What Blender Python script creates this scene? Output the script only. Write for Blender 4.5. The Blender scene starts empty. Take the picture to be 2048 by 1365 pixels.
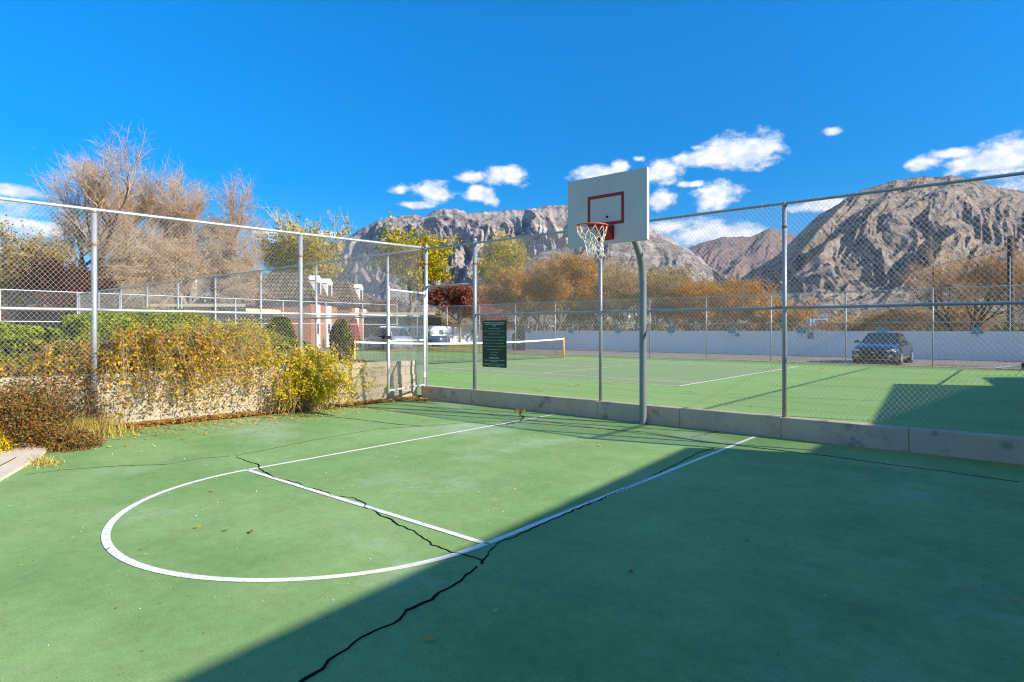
import bpy, math, random
import numpy as np
from mathutils import Vector, Matrix, noise
SC = bpy.context.scene
COL = SC.collection
# ------------------------------------------------------------------ camera
FPX, CX, HY, EYE = 1210.0, 1024.0, 660.0, 1.55
ANG = math.radians(49.83)
SA, CA = math.sin(ANG), math.cos(ANG)
cam_d = bpy.data.cameras.new('camera'); cam = bpy.data.objects.new('camera', cam_d); COL.objects.link(cam)
cam.location = (0, 0, EYE); cam.rotation_euler = (math.pi/2, 0, math.pi/2-ANG)
cam_d.sensor_width = 36; cam_d.lens = FPX/2048*36; cam_d.shift_y = -(682.5-HY)/2048
cam_d.clip_start = 0.05; cam_d.clip_end = 30000
SC.camera = cam
# ------------------------------------------------------------------ light
SUNV = Vector((1.9, .552, 1.0)).normalized()
sd = bpy.data.lights.new('sun', 'SUN'); sd.energy = 5.0; sd.angle = math.radians(.5); sd.color = (1, .905, .77)
so = bpy.data.objects.new('sun', sd); COL.objects.link(so); so.location = (20, 6, 30)
so.rotation_euler = (-SUNV).to_track_quat('-Z', 'Y').to_euler()
SC.view_settings.view_transform = 'Standard'; SC.view_settings.look = 'None'
SC.view_settings.exposure = 0.82; SC.view_settings.gamma = 1
SC.render.engine = 'CYCLES'
try:
    SC.cycles.max_bounces = 6; SC.cycles.diffuse_bounces = 3; SC.cycles.transparent_max_bounces = 12
    SC.cycles.glossy_bounces = 3; SC.cycles.transmission_bounces = 4
    SC.cycles.sample_clamp_indirect = 4; SC.cycles.use_denoising = True; SC.cycles.denoiser = 'OPENIMAGEDENOISE'; SC.cycles.denoising_input_passes = 'RGB_ALBEDO_NORMAL'; SC.cycles.denoising_prefilter = 'NONE'
    SC.cycles.pixel_filter_type = 'BLACKMAN_HARRIS'; SC.cycles.filter_width = 1.15; SC.cycles.use_adaptive_sampling = False
except Exception: pass

def azel(px, py):
    x = px-CX
    return math.atan(x/FPX), math.atan((HY-py)/math.hypot(FPX, x))
W = bpy.data.worlds.new('World'); SC.world = W; W.use_nodes = True
nt = W.node_tree; N = nt.nodes; L = nt.links; N.clear()
def wm(op, a=None, b=None, c=None):
    n = N.new('ShaderNodeMath'); n.operation = op
    for i, v in enumerate((a, b, c)):
        if v is None: continue
        if isinstance(v, (int, float)): n.inputs[i].default_value = v
        else: L.new(v, n.inputs[i])
    return n.outputs[0]
sky = N.new('ShaderNodeTexSky'); sky.sky_type = 'NISHITA'; sky.sun_disc = False
sky.sun_elevation = math.asin(SUNV.z); sky.sun_rotation = math.atan2(SUNV.x, SUNV.y)
sky.altitude = 1400; sky.air_density = 1.0; sky.dust_density = 0.25; sky.ozone_density = 3.0
hs = N.new('ShaderNodeHueSaturation'); hs.inputs['Saturation'].default_value = 1.5; hs.inputs['Hue'].default_value = .487
L.new(sky.outputs[0], hs.inputs['Color'])
tint = N.new('ShaderNodeMix'); tint.data_type = 'RGBA'; tint.blend_type = 'MULTIPLY'; tint.inputs['Factor'].default_value = 1
L.new(hs.outputs[0], tint.inputs[6]); tint.inputs[7].default_value = (.40, .97, 1.22, 1)
tc = N.new('ShaderNodeTexCoord')
def dot(v):
    n = N.new('ShaderNodeVectorMath'); n.operation = 'DOT_PRODUCT'; L.new(tc.outputs['Generated'], n.inputs[0]); n.inputs[1].default_value = v
    return n.outputs['Value']
gr = N.new('ShaderNodeMapRange'); gr.inputs['From Min'].default_value = .0; gr.inputs['From Max'].default_value = .45; gr.inputs['To Min'].default_value = .58; gr.inputs['To Max'].default_value = 1.2
az = wm('ARCTAN2', dot((SA, CA, 0)), dot((-CA, SA, 0)))
el = wm('ARCSINE', dot((0, 0, 1)))
cmb = N.new('ShaderNodeCombineXYZ'); L.new(az, cmb.inputs[0]); L.new(el, cmb.inputs[1])
# (px, py, half width, half height) of each cumulus lobe, turned into azimuth and elevation
L.new(el, gr.inputs['Value'])
sk2 = N.new('ShaderNodeVectorMath'); sk2.operation = 'SCALE'; L.new(tint.outputs[2], sk2.inputs[0]); L.new(gr.outputs[0], sk2.inputs['Scale'])
CLOUDS = [(798,380,26,11),(868,384,60,29),(830,410,48,12),(962,388,52,24),(1012,354,66,30),(945,354,42,18),
 (1195,352,72,30),(1240,335,30,20),(1325,345,52,32),(1325,398,36,27),(1275,318,17,8),(1385,368,38,9),
 (1470,305,92,44),(1510,300,70,40),(1400,318,60,20),(1435,392,56,36),(1395,295,26,7),
 (1420,468,105,36),(1470,472,75,22),(1340,455,60,22),(2025,312,62,34),(1960,326,42,18),(1845,326,30,14),(1905,306,34,11),
 (1668,264,17,9),(1640,410,60,14),(20,380,48,12),(-40,398,30,12),(150,462,60,20),(40,446,36,10),(225,468,50,18),
 (560,512,38,50),(530,470,30,22),(660,468,55,10),(620,490,40,12),(1500,480,30,14),(980,400,30,18),
 (2330,300,120,50),(-420,420,150,60),(2600,430,200,40),(-500,380,160,40)]
M = None
for (px, py, rx, ry) in CLOUDS:
    rx, ry = (rx*.86, ry*.86) if rx > 24 else (rx*.8, ry*.7)
    a0, e0 = azel(px, py)
    kx = FPX/(1+((px-CX)/FPX)**2); ky = FPX/math.sqrt(1+((px-CX)/FPX)**2)
    s = N.new('ShaderNodeVectorMath'); s.operation = 'SUBTRACT'; L.new(cmb.outputs[0], s.inputs[0]); s.inputs[1].default_value = (a0, e0, 0)
    m = N.new('ShaderNodeVectorMath'); m.operation = 'MULTIPLY'; L.new(s.outputs[0], m.inputs[0]); m.inputs[1].default_value = (FPX/(rx*(1+((px-CX)/FPX)**2)), ky/ry, 0)
    l = N.new('ShaderNodeVectorMath'); l.operation = 'LENGTH'; L.new(m.outputs[0], l.inputs[0])
    v = wm('MULTIPLY', wm('SUBTRACT', 1.0, l.outputs['Value']), 1.0 if rx > 24 else .55)
    M = v if M is None else wm('SMOOTH_MAX', M, v, .25)
for (a0, e0, rx, ry) in ((1.45,.28,.45,.16),(-1.6,.40,.6,.22),(2.75,.55,.5,.25),(-2.45,.55,.6,.30),(-2.9,.2,.5,.12),(3.0,.9,.6,.2),(-1.3,.9,.5,.2)):   # unseen clouds added behind the camera to whiten the fill light
    s = N.new('ShaderNodeVectorMath'); s.operation = 'SUBTRACT'; L.new(cmb.outputs[0], s.inputs[0]); s.inputs[1].default_value = (a0, e0, 0)
    m = N.new('ShaderNodeVectorMath'); m.operation = 'MULTIPLY'; L.new(s.outputs[0], m.inputs[0]); m.inputs[1].default_value = (1/rx, 1/ry, 0)
    l = N.new('ShaderNodeVectorMath'); l.operation = 'LENGTH'; L.new(m.outputs[0], l.inputs[0]); M = wm('SMOOTH_MAX', M, wm('SUBTRACT', .76, l.outputs['Value']), .25)
def wnoise(scale, detail, rough, off=0):
    mp = N.new('ShaderNodeMapping'); mp.inputs['Scale'].default_value = (1, 1.5, 1); mp.inputs['Location'].default_value = (off, off*.7, 0)
    L.new(cmb.outputs[0], mp.inputs[0])
    n = N.new('ShaderNodeTexNoise'); n.inputs['Scale'].default_value = scale; n.inputs['Detail'].default_value = detail; n.inputs['Roughness'].default_value = rough
    L.new(mp.outputs[0], n.inputs['Vector']); return n.outputs['Fac']
f1 = wnoise(24, 9, .66)
dens = wm('ADD', M, wm('MULTIPLY', wm('SUBTRACT', f1, .50), 2.0))
cov = N.new('ShaderNodeMapRange'); cov.interpolation_type = 'SMOOTHSTEP'
cov.inputs['From Min'].default_value = .04; cov.inputs['From Max'].default_value = .66; L.new(dens, cov.inputs['Value'])
f2 = wnoise(34, 5, .55, .02)   # separate noise: grey shade and white light painted into the cloud colour
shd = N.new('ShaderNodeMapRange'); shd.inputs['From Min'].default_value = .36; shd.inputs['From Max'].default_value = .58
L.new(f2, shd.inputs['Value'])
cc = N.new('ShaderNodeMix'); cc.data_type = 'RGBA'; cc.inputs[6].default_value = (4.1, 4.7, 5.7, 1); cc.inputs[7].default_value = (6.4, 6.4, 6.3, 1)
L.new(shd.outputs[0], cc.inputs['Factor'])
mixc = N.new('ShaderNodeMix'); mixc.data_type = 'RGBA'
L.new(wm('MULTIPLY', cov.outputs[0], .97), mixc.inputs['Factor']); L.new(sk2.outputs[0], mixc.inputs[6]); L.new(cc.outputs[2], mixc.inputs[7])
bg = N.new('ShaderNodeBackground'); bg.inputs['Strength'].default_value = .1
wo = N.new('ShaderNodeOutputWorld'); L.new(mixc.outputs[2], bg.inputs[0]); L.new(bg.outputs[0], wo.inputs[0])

# ------------------------------------------------------------------ helpers
def Wp(px, d, z=0.0):
    r = (px-CX)/FPX*d
    return Vector((r*SA-d*CA, r*CA+d*SA, z))
def Gp(px, py, z=0.0):
    return Wp(px, FPX*(EYE-z)/(py-HY), z)
def Zp(py, d): return EYE+(HY-py)/FPX*d
def tag(o, label=None, cat=None, group=None, kind=None):
    if label: o['label'] = label
    if cat: o['category'] = cat
    if group: o['group'] = group
    if kind: o['kind'] = kind
    return o
def empty(name, loc=(0,0,0), rz=0, label=None, cat=None, group=None):
    o = bpy.data.objects.new(name, None); COL.objects.link(o); o.location = loc; o.rotation_euler = (0,0,rz)
    o.empty_display_size = .2
    return tag(o, label, cat, group)
def copy_tree(o, parent=None):
    c = o.copy(); COL.objects.link(c); c.parent = parent
    for ch in list(o.children): copy_tree(ch, c)
    return c
class MB:
    def __init__(s): s.v = []; s.f = []; s.n = 0; s.m = []
    def add(s, v, f, mi=0):
        v = np.asarray(v, dtype=float).reshape(-1, 3)
        s.v.append(v)
        for q in f: s.f.append(tuple(i+s.n for i in q)); s.m.append(mi)
        s.n += len(v)
    def box(s, x0, x1, y0, y1, z0, z1, mi=0, M=None):
        v = [(x0,y0,z0),(x1,y0,z0),(x1,y1,z0),(x0,y1,z0),(x0,y0,z1),(x1,y0,z1),(x1,y1,z1),(x0,y1,z1)]
        if M is not None: v = [tuple(M @ Vector(p)) for p in v]
        s.add(v, [(3,2,1,0),(4,5,6,7),(0,1,5,4),(1,2,6,5),(2,3,7,6),(3,0,4,7)], mi)
    def tube(s, pts, rad, n=8, mi=0, cap=True, closed=False):
        pts = [Vector(p) for p in pts]; k = len(pts)
        if not hasattr(rad, '__len__'): rad = [rad]*k
        vs = []; prev = None
        for i, p in enumerate(pts):
            if closed: t = (pts[(i+1) % k]-pts[i-1])
            else: t = pts[min(i+1, k-1)]-pts[max(i-1, 0)]
            t.normalize()
            if prev is None:
                u = t.orthogonal().normalized()
            else:
                u = prev - t*prev.dot(t); u.normalize()
            prev = u; w = t.cross(u)
            for j in range(n):
                a = 2*math.pi*j/n
                vs.append(p+(u*math.cos(a)+w*math.sin(a))*rad[i])
        fs = []
        for i in range(k if closed else k-1):
            i2 = (i+1) % k
            for j in range(n):
                j2 = (j+1) % n
                fs.append((i*n+j, i*n+j2, i2*n+j2, i2*n+j))
        if cap and not closed:
            fs.append(tuple(range(n))[::-1]); fs.append(tuple((k-1)*n+j for j in range(n)))
        s.add([tuple(v) for v in vs], fs, mi)
    def prism(s, poly, z0, z1, mi=0):
        k = len(poly); v = [(p[0],p[1],z0) for p in poly]+[(p[0],p[1],z1) for p in poly]
        f = [tuple(range(k))[::-1], tuple(range(k,2*k))]+[(i,(i+1)%k,k+(i+1)%k,k+i) for i in range(k)]
        s.add(v, f, mi)
    def build(s, name, mats, parent=None, smooth=False, loc=None, bevel=0):
        me = bpy.data.meshes.new(name)
        V = np.concatenate(s.v) if s.v else np.zeros((0,3))
        me.from_pydata(V.tolist(), [], s.f)
        for m in (mats if isinstance(mats, (list, tuple)) else [mats]): me.materials.append(m)
        if any(s.m): me.polygons.foreach_set('material_index', s.m)
        if smooth: me.polygons.foreach_set('use_smooth', [True]*len(me.polygons))
        me.update()
        o = bpy.data.objects.new(name, me); COL.objects.link(o); o.parent = parent
        if loc is not None: o.location = loc
        if bevel:
            b = o.modifiers.new('bevel', 'BEVEL'); b.width = bevel; b.segments = 2; b.limit_method = 'ANGLE'
        return o
def np_obj(name, V, F, mat, parent=None, smooth=False):
    """V (n,3); F (m,k) all k-gons"""
    me = bpy.data.meshes.new(name); V = np.ascontiguousarray(V, dtype=np.float32); F = np.ascontiguousarray(F, dtype=np.int32)
    m, k = F.shape
    me.vertices.add(len(V)); me.vertices.foreach_set('co', V.ravel())
    me.loops.add(m*k); me.loops.foreach_set('vertex_index', F.ravel())
    me.polygons.add(m); me.polygons.foreach_set('loop_start', np.arange(0, m*k, k, dtype=np.int32))
    me.polygons.foreach_set('loop_total', np.full(m, k, dtype=np.int32))
    if smooth: me.polygons.foreach_set('use_smooth', np.ones(m, dtype=bool))
    me.materials.append(mat); me.update(calc_edges=True)
    o = bpy.data.objects.new(name, me); COL.objects.link(o); o.parent = parent
    return o
# ------------------------------------------------------------------ materials
def mat(name, col=(.5,.5,.5), rough=.8, metal=0.0, var=0.0, vscale=3, col2=None, bump=0.0, bscale=40, spec=.3, detail=6, coat=0, thr=None, col3=None, scale3=1.0, thr3=(.5,.6), speck=0):
    m = bpy.data.materials.new(name); m.use_nodes = True
    t = m.node_tree; b = t.nodes['Principled BSDF']
    b.inputs['Roughness'].default_value = rough; b.inputs['Metallic'].default_value = metal
    b.inputs['Specular IOR Level'].default_value = spec; b.inputs['Coat Weight'].default_value = coat
    b.inputs['Base Color'].default_value = (*col, 1)
    tcn = t.nodes.new('ShaderNodeTexCoord')
    if col2 is not None or var:
        n = t.nodes.new('ShaderNodeTexNoise'); n.inputs['Scale'].default_value = vscale; n.inputs['Detail'].default_value = detail
        n.inputs['Roughness'].default_value = .62
        t.links.new(tcn.outputs['Object'], n.inputs['Vector'])
        mr = t.nodes.new('ShaderNodeMapRange'); a, c = thr or (.3, .7)
        mr.inputs['From Min'].default_value = a; mr.inputs['From Max'].default_value = c
        t.links.new(n.outputs['Fac'], mr.inputs['Value'])
        mx = t.nodes.new('ShaderNodeMix'); mx.data_type = 'RGBA'
        c2 = col2 or tuple(min(1, x*(1+var)) for x in col); c1 = col if col2 else tuple(x*(1-var) for x in col)
        mx.inputs[6].default_value = (*c1, 1); mx.inputs[7].default_value = (*c2, 1)
        t.links.new(mr.outputs[0], mx.inputs['Factor']); out = mx.outputs[2]
        if col3 is not None:
            n3 = t.nodes.new('ShaderNodeTexNoise'); n3.inputs['Scale'].default_value = scale3; n3.inputs['Detail'].default_value = 8; n3.inputs['Roughness'].default_value = .65
            mp = t.nodes.new('ShaderNodeMapping'); mp.inputs['Location'].default_value = (7.3, 2.1, 4.4)
            t.links.new(tcn.outputs['Object'], mp.inputs[0]); t.links.new(mp.outputs[0], n3.inputs['Vector'])
            r3 = t.nodes.new('ShaderNodeMapRange'); r3.inputs['From Min'].default_value = thr3[0]; r3.inputs['From Max'].default_value = thr3[1]
            t.links.new(n3.outputs['Fac'], r3.inputs['Value'])
            m3 = t.nodes.new('ShaderNodeMix'); m3.data_type = 'RGBA'; m3.inputs[7].default_value = (*col3, 1)
            t.links.new(out, m3.inputs[6]); t.links.new(r3.outputs[0], m3.inputs['Factor']); out = m3.outputs[2]
        if speck:
            for sc_, am_ in ((85,speck),(11,speck*.45),(1.9,speck*.5)):
                ns = t.nodes.new('ShaderNodeTexNoise'); ns.inputs['Scale'].default_value = sc_; ns.inputs['Detail'].default_value = 5; ns.inputs['Roughness'].default_value = .7; t.links.new(tcn.outputs['Object'], ns.inputs['Vector'])
                rs = t.nodes.new('ShaderNodeMapRange'); rs.inputs['From Min'].default_value = .32; rs.inputs['From Max'].default_value = .68; rs.inputs['To Min'].default_value = 1-am_; rs.inputs['To Max'].default_value = 1+am_
                t.links.new(ns.outputs['Fac'], rs.inputs['Value']); vs = t.nodes.new('ShaderNodeVectorMath'); vs.operation = 'SCALE'; t.links.new(out, vs.inputs[0]); t.links.new(rs.outputs[0], vs.inputs['Scale']); out = vs.outputs[0]
        t.links.new(out, b.inputs['Base Color'])
    if bump:
        n = t.nodes.new('ShaderNodeTexNoise'); n.inputs['Scale'].default_value = bscale; n.inputs['Detail'].default_value = 8; n.inputs['Roughness'].default_value = .65
        t.links.new(tcn.outputs['Object'], n.inputs['Vector'])
        bp = t.nodes.new('ShaderNodeBump'); bp.inputs['Strength'].default_value = min(bump, 1); bp.inputs['Distance'].default_value = .5/bscale*max(bump, 1)
        t.links.new(n.outputs['Fac'], bp.inputs['Height']); t.links.new(bp.outputs[0], b.inputs['Normal'])
    return m
def leafmat(name, cols, trans=.35, rough=.6):
    m = bpy.data.materials.new(name); m.use_nodes = True; t = m.node_tree; t.nodes.clear()
    g = t.nodes.new('ShaderNodeNewGeometry'); r = t.nodes.new('ShaderNodeValToRGB')
    e = r.color_ramp.elements
    while len(e) < len(cols): e.new(.5)
    for i, c in enumerate(cols): e[i].position = i/(len(cols)-1); e[i].color = (*c, 1)
    t.links.new(g.outputs['Random Per Island'], r.inputs[0])
    d = t.nodes.new('ShaderNodeBsdfDiffuse'); tr = t.nodes.new('ShaderNodeBsdfTranslucent'); mx = t.nodes.new('ShaderNodeMixShader')
    mx.inputs[0].default_value = trans; o = t.nodes.new('ShaderNodeOutputMaterial')
    t.links.new(r.outputs[0], d.inputs[0]); t.links.new(r.outputs[0], tr.inputs[0])
    t.links.new(d.outputs[0], mx.inputs[1]); t.links.new(tr.outputs[0], mx.inputs[2]); t.links.new(mx.outputs[0], o.inputs[0])
    return m
def brickmat(name, c1, c2, mortar, bw=.2, bh=.07, ms=.008, bump=.3, rot=True):
    m = bpy.data.materials.new(name); m.use_nodes = True; t = m.node_tree; b = t.nodes['Principled BSDF']; b.inputs['Roughness'].default_value = .9
    b.inputs['Specular IOR Level'].default_value = .15
    g = t.nodes.new('ShaderNodeTexCoord'); sx = t.nodes.new('ShaderNodeSeparateXYZ'); t.links.new(g.outputs['Object'], sx.inputs[0])
    ad = t.nodes.new('ShaderNodeMath'); ad.operation = 'ADD'; t.links.new(sx.outputs[0], ad.inputs[0]); t.links.new(sx.outputs[1], ad.inputs[1])
    cm = t.nodes.new('ShaderNodeCombineXYZ'); t.links.new(ad.outputs[0], cm.inputs[0]); t.links.new(sx.outputs[2], cm.inputs[1])
    k = t.nodes.new('ShaderNodeTexBrick'); k.inputs['Scale'].default_value = 1; k.inputs['Brick Width'].default_value = bw; k.inputs['Row Height'].default_value = bh
    k.inputs['Mortar Size'].default_value = ms; k.inputs['Color1'].default_value = (*c1,1); k.inputs['Color2'].default_value = (*c2,1); k.inputs['Mortar'].default_value = (*mortar,1)
    t.links.new(cm.outputs[0], k.inputs['Vector']); t.links.new(k.outputs['Color'], b.inputs['Base Color'])
    bp = t.nodes.new('ShaderNodeBump'); bp.inputs['Strength'].default_value = bump; bp.inputs['Distance'].default_value = .02
    t.links.new(k.outputs['Fac'], bp.inputs['Height']); bp.invert = True; t.links.new(bp.outputs[0], b.inputs['Normal'])
    return m
GREEN = mat('court_paint', (.185,.315,.100), .75, vscale=.6, thr=(.38,.62), col2=(.245,.385,.135), bump=.5, bscale=160, spec=.25, col3=(.34,.45,.27), scale3=.5, thr3=(.55,.74), speck=.2)
TGREEN = mat('tennis_paint', (.21,.36,.095), .8, vscale=.35, col2=(.25,.41,.12), bump=.3, bscale=120, spec=.2, col3=(.16,.28,.11), scale3=.2, thr3=(.58,.72))
TINNER = mat('tennis_paint_inner', (.215,.315,.125), .8, vscale=.5, col2=(.25,.35,.145), spec=.2)
WPAINT = mat('line_paint', (.80,.78,.72), .7, vscale=22, col2=(.42,.47,.36), thr=(.5,.8), bump=.3, bscale=160)
WPAINT2 = mat('tennis_line_paint', (.78,.76,.70), .7)
CRACK = mat('crack_gap', (.012,.013,.012), .95, spec=.05)
CRACKF = mat('crack_filler', (.05,.06,.045), .95, spec=.05, vscale=30, col2=(.12,.13,.08))
CONC = mat('kerb_concrete', (.50,.39,.29), .9, vscale=2.2, col2=(.62,.50,.38), bump=.6, bscale=45, spec=.2, col3=(.24,.22,.18), scale3=3.2, thr3=(.54,.68))
PAD = mat('pad_concrete', (.60,.51,.38), .9, vscale=3, col2=(.70,.60,.46), bump=.4, bscale=60, spec=.2)
ASPH = mat('asphalt', (.20,.17,.14), .95, vscale=1.2, col2=(.27,.235,.195), bump=.5, bscale=60, spec=.15, col3=(.1,.095,.09), scale3=.25, thr3=(.55,.7))
GALV = mat('galvanised_steel', (.30,.32,.34), .5, .35, vscale=6, col2=(.42,.44,.46), bump=.15, bscale=90, spec=.5)
GALVW = mat('bright_galvanised_steel', (.46,.48,.50), .45, .3, vscale=6, col2=(.58,.59,.61), spec=.5)
WIRE = mat('wire', (.42,.43,.42), .5, .3, spec=.5)
RUST = mat('rust', (.28,.09,.03), .9, vscale=30, col2=(.42,.16,.05))
WSTEEL = mat('white_painted_steel', (.72,.72,.72), .5, vscale=5, col2=(.6,.61,.61), thr=(.5,.8))
POLE = mat('painted_pole', (.17,.20,.21), .55, .2, vscale=5, col2=(.24,.27,.28), bump=.1, bscale=70, spec=.5)
BOARD = mat('backboard_white', (.50,.48,.46), .45, vscale=3, col2=(.57,.55,.52), spec=.4, detail=8)
RED = mat('backboard_red', (.33,.028,.018), .5)
ORANGE = mat('rim_orange', (.75,.11,.03), .4, vscale=20, col2=(.6,.08,.025))
REDB = mat('bracket_red', (.42,.03,.02), .5, vscale=8, col2=(.3,.02,.02))
ROPE = mat('net_cord', (.75,.72,.62), .9)
DARK = mat('dark_hole', (.02,.015,.012), .9)
SIGNG = mat('sign_green', (.008,.05,.026), .45, spec=.4)
SIGNW = mat('sign_lettering', (.42,.60,.58), .6)
SIGNF = mat('sign_edge', (.01,.02,.012), .6)
WALLB = mat('wall_block', (.47,.40,.27), .95, vscale=2.4, col2=(.58,.50,.36), bump=.8, bscale=22, spec=.1, col3=(.40,.36,.29), scale3=5, thr3=(.55,.7))
SOIL = mat('garden_soil', (.10,.065,.04), 1, vscale=9, col2=(.2,.12,.06), bump=1, bscale=25, spec=.05, col3=(.32,.13,.03), scale3=16, thr3=(.55,.62))
GROUND = mat('ground', (.20,.165,.12), 1, vscale=.02, col2=(.28,.23,.16), bump=.5, bscale=1, spec=.05, col3=(.08,.085,.05), scale3=.08, thr3=(.5,.62))
GRASS = mat('lawn', (.16,.17,.05), 1, vscale=.8, col2=(.32,.26,.08), bump=1, bscale=12, spec=.05)
VINYL = mat('white_wall', (.80,.80,.80), .6, vscale=.6, col2=(.74,.75,.77), spec=.3)
VPOST = mat('wall_joint', (.45,.43,.4), .7)
TEAL = mat('parking_sign', (.07,.30,.35), .5)
NETB = mat('net_black', (.02,.025,.02), .9)
BAND = mat('net_band', (.86,.86,.84), .7)
YEL = mat('yellow_post', (.80,.48,.02), .5)
BARK = mat('bark', (.20,.15,.11), 1, vscale=4, col2=(.30,.24,.18), bump=.8, bscale=14, spec=.05)
BARKD = mat('dark_bark', (.07,.052,.04), 1, vscale=4, col2=(.12,.09,.07), spec=.05)
TWIG = mat('twig', (.52,.38,.26), 1, spec=.05)
TWIGP = mat('pale_twig', (.58,.50,.42), 1, spec=.05)
WOODP = mat('pole_wood', (.09,.06,.04), 1, vscale=6, col2=(.16,.10,.06), bump=.5, bscale=20, spec=.05)
# ------------------------------------------------------------------ ground and courts
def sheet(name, poly, z, m, kind='structure', sub=None):
    mb = MB(); mb.add([(p[0], p[1], z) for p in poly], [tuple(range(len(poly)))]); return tag(mb.build(name, m), kind=kind)
def rect(x0, x1, y0, y1): return [(x0,y0),(x1,y0),(x1,y1),(x0,y1)]
sheet('ground', rect(-9500, 9500, -9500, 9500), -.06, GROUND)
cp = [(-10.35,9.09),(-10.45,6.5),(-10.75,3.0),(-10.3,2.3),(-10.3,-8),(3.6,-8),(3.6,9.09)]
sheet('basketball_court', cp, 0.0, GREEN)
sheet('tennis_court', rect(-35.9, 3.6, 9.27, 29.25), .05, TGREEN)
sheet('tennis_playing_area', rect(-31.0,-6.9,15.1,26.07), .054, TINNER)
sheet('parking_lot', rect(-62, 30, 29.25, 39.0), -.01, ASPH)
sheet('access_road', rect(-43.5, -36.2, -30, 29.2), -.012, ASPH)
sheet('side_yard', rect(-36.2, -17.0, -20, 9.1), -.014, ASPH)
mb = MB(); mb.prism([(-9.05,1.9),(-10.9,2.6),(-11.6,1.6),(-12,-2.5),(-6.4,-2.5),(-6.05,.38),(-7.8,1.25)][::-1], -.05, .03); tag(mb.build('path', PAD), kind='structure')
mb = MB(); e0, e1 = Vector((-9.05,1.9)), Vector((-6.05,.36)); dd_ = (e1-e0).normalized(); nn_ = Vector((-dd_.y,dd_.x))*-1; mb.add([(*(e0+nn_*.22),.034),(*(e1+nn_*.22),.034),(*(e1+nn_*.235),.034),(*(e0+nn_*.235),.034)],[(0,1,2,3)]); tag(mb.build('path_joint', CRACK), kind='structure')
mb = MB(); mb.box(-35.9,1.8,29.25,29.4,-.05,.09); tag(mb.build('court_edging', PAD), kind='structure')
# court lines
def strip(mb, pts, w, z):
    pts = [Vector((p[0], p[1])) for p in pts]; k = len(pts); vs = []
    for i, p in enumerate(pts):
        t = (pts[min(i+1,k-1)]-pts[max(i-1,0)]).normalized(); nrm = Vector((-t.y, t.x)); ww = w[i] if hasattr(w,'__len__') else w
        vs += [(p.x+nrm.x*ww/2, p.y+nrm.y*ww/2, z), (p.x-nrm.x*ww/2, p.y-nrm.y*ww/2, z)]
    mb.add(vs, [(2*i,2*i+1,2*i+3,2*i+2) for i in range(k-1)])
mb = MB(); cx0, yft, R = -4.755, 3.22, 1.79
arc = [(cx0+R*math.cos(a), yft+R*math.sin(a)) for a in np.linspace(math.pi, 2*math.pi, 60)]
strip(mb, [(cx0-R, 8.98),(cx0-R, yft+.02)], .055, .003); strip(mb, [(cx0+R, yft+.02),(cx0+R, 8.98)], .055, .003)
strip(mb, arc, .058, .0038); strip(mb, [(cx0-R+.03, yft),(cx0+R-.03, yft)], .055, .0046)
tag(mb.build('court_lines', WPAINT), kind='structure')
mb = MB()
for y in (15.1, 16.47, 24.7, 26.07): strip(mb, [(-30.8,y),(-6.9,y)], .06, .0585)
for x in (-6.95, -30.75): strip(mb, [(x,15.07),(x,26.1)], .09, .062)
for x in (-12.6, -25.3): strip(mb, [(x,16.47),(x,24.7)], .06, .062)
strip(mb, [(-25.3,20.6),(-12.6,20.6)], .06, .0655)
tag(mb.build('tennis_lines', WPAINT2), kind='structure')
# cracks
rng = random.Random(5)
def crack(pix, w0, w1, z=.0058, jag=.022, m=CRACK, name='court_crack', amp=1.0):
    P = [Gp(x, y) for x, y in pix]; out = []; ws = []
    tot = sum((P[i+1]-P[i]).length for i in range(len(P)-1)); run = 0
    for i in range(len(P)-1):
        s = P[i+1]-P[i]; n = max(2, int(s.length/.045))
        for k in range(n):
            t = k/n; q = P[i]+s*t; j = jag*(rng.random()-.5)*amp
            nn = Vector((-s.y, s.x, 0)).normalized()
            out.append((q.x+nn.x*j, q.y+nn.y*j)); u = (run+s.length*t)/tot
            ws.append(.62*(w0*(1-u)+w1*u)*rng.uniform(.5, 1.2)*(.35+1.3*max(0,.5+noise.noise(Vector((q.x*2.2,q.y*2.2,w0*90))))))
        run += s.length
    mb = MB(); strip(mb, out, ws, z); top = mb.v[0]; n2 = len(top); low = top.copy(); low[:,2] = .0004
    mb.add(np.concatenate([top, low]), [f for i in range(len(out)-1) for f in ((2*i, 2*i+2, n2+2*i+2, n2+2*i), (2*i+3, 2*i+1, n2+2*i+1, n2+2*i+3))]); return tag(mb.build(name, m), kind='structure')
crack([(600,1367),(627,1351),(659,1324),(695,1299),(721,1274),(752,1263),(787,1249),(805,1230),(826,1216),(862,1200),(890,1180),(911,1168),(940,1146),(965,1129)], .020, .022)
crack([(965,1129),(961,1121),(933,1113),(904,1105),(865,1091),(848,1078),(826,1063),(808,1055),(791,1047),(785,1041),(769,1036),(752,1025),(741,1019),(730,1015),(732,1008),(720,1003),(712,998),(695,995),(663,992),(655,986),(634,980),(613,976),(598,967),(581,963),(549,956),(535,948),(519,939),(516,930),(500,925),(469,913)], .010, .013)
crack([(962,1128),(975,1110),(1000,1085),(1020,1078),(1060,1060),(1150,1020),(1200,1000),(1290,960),(1350,930),(1400,905),(1430,896)], .014, .014)
crack([(50,950),(130,940),(250,932),(330,930),(400,918),(470,912)], .006, .018, m=CRACKF)
crack([(472,912),(560,895),(620,882),(700,868),(760,858),(850,853),(930,846),(1000,843)], .016, .010, m=CRACKF)
crack([(1000,843),(1100,850),(1290,865),(1410,885),(1530,898),(1650,912),(1780,930),(1900,945),(2050,967)], .022, .03, m=CRACKF)
crack([(640,832),(700,838),(760,845),(800,850),(850,853)], .012, .03, m=CRACKF)
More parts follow.
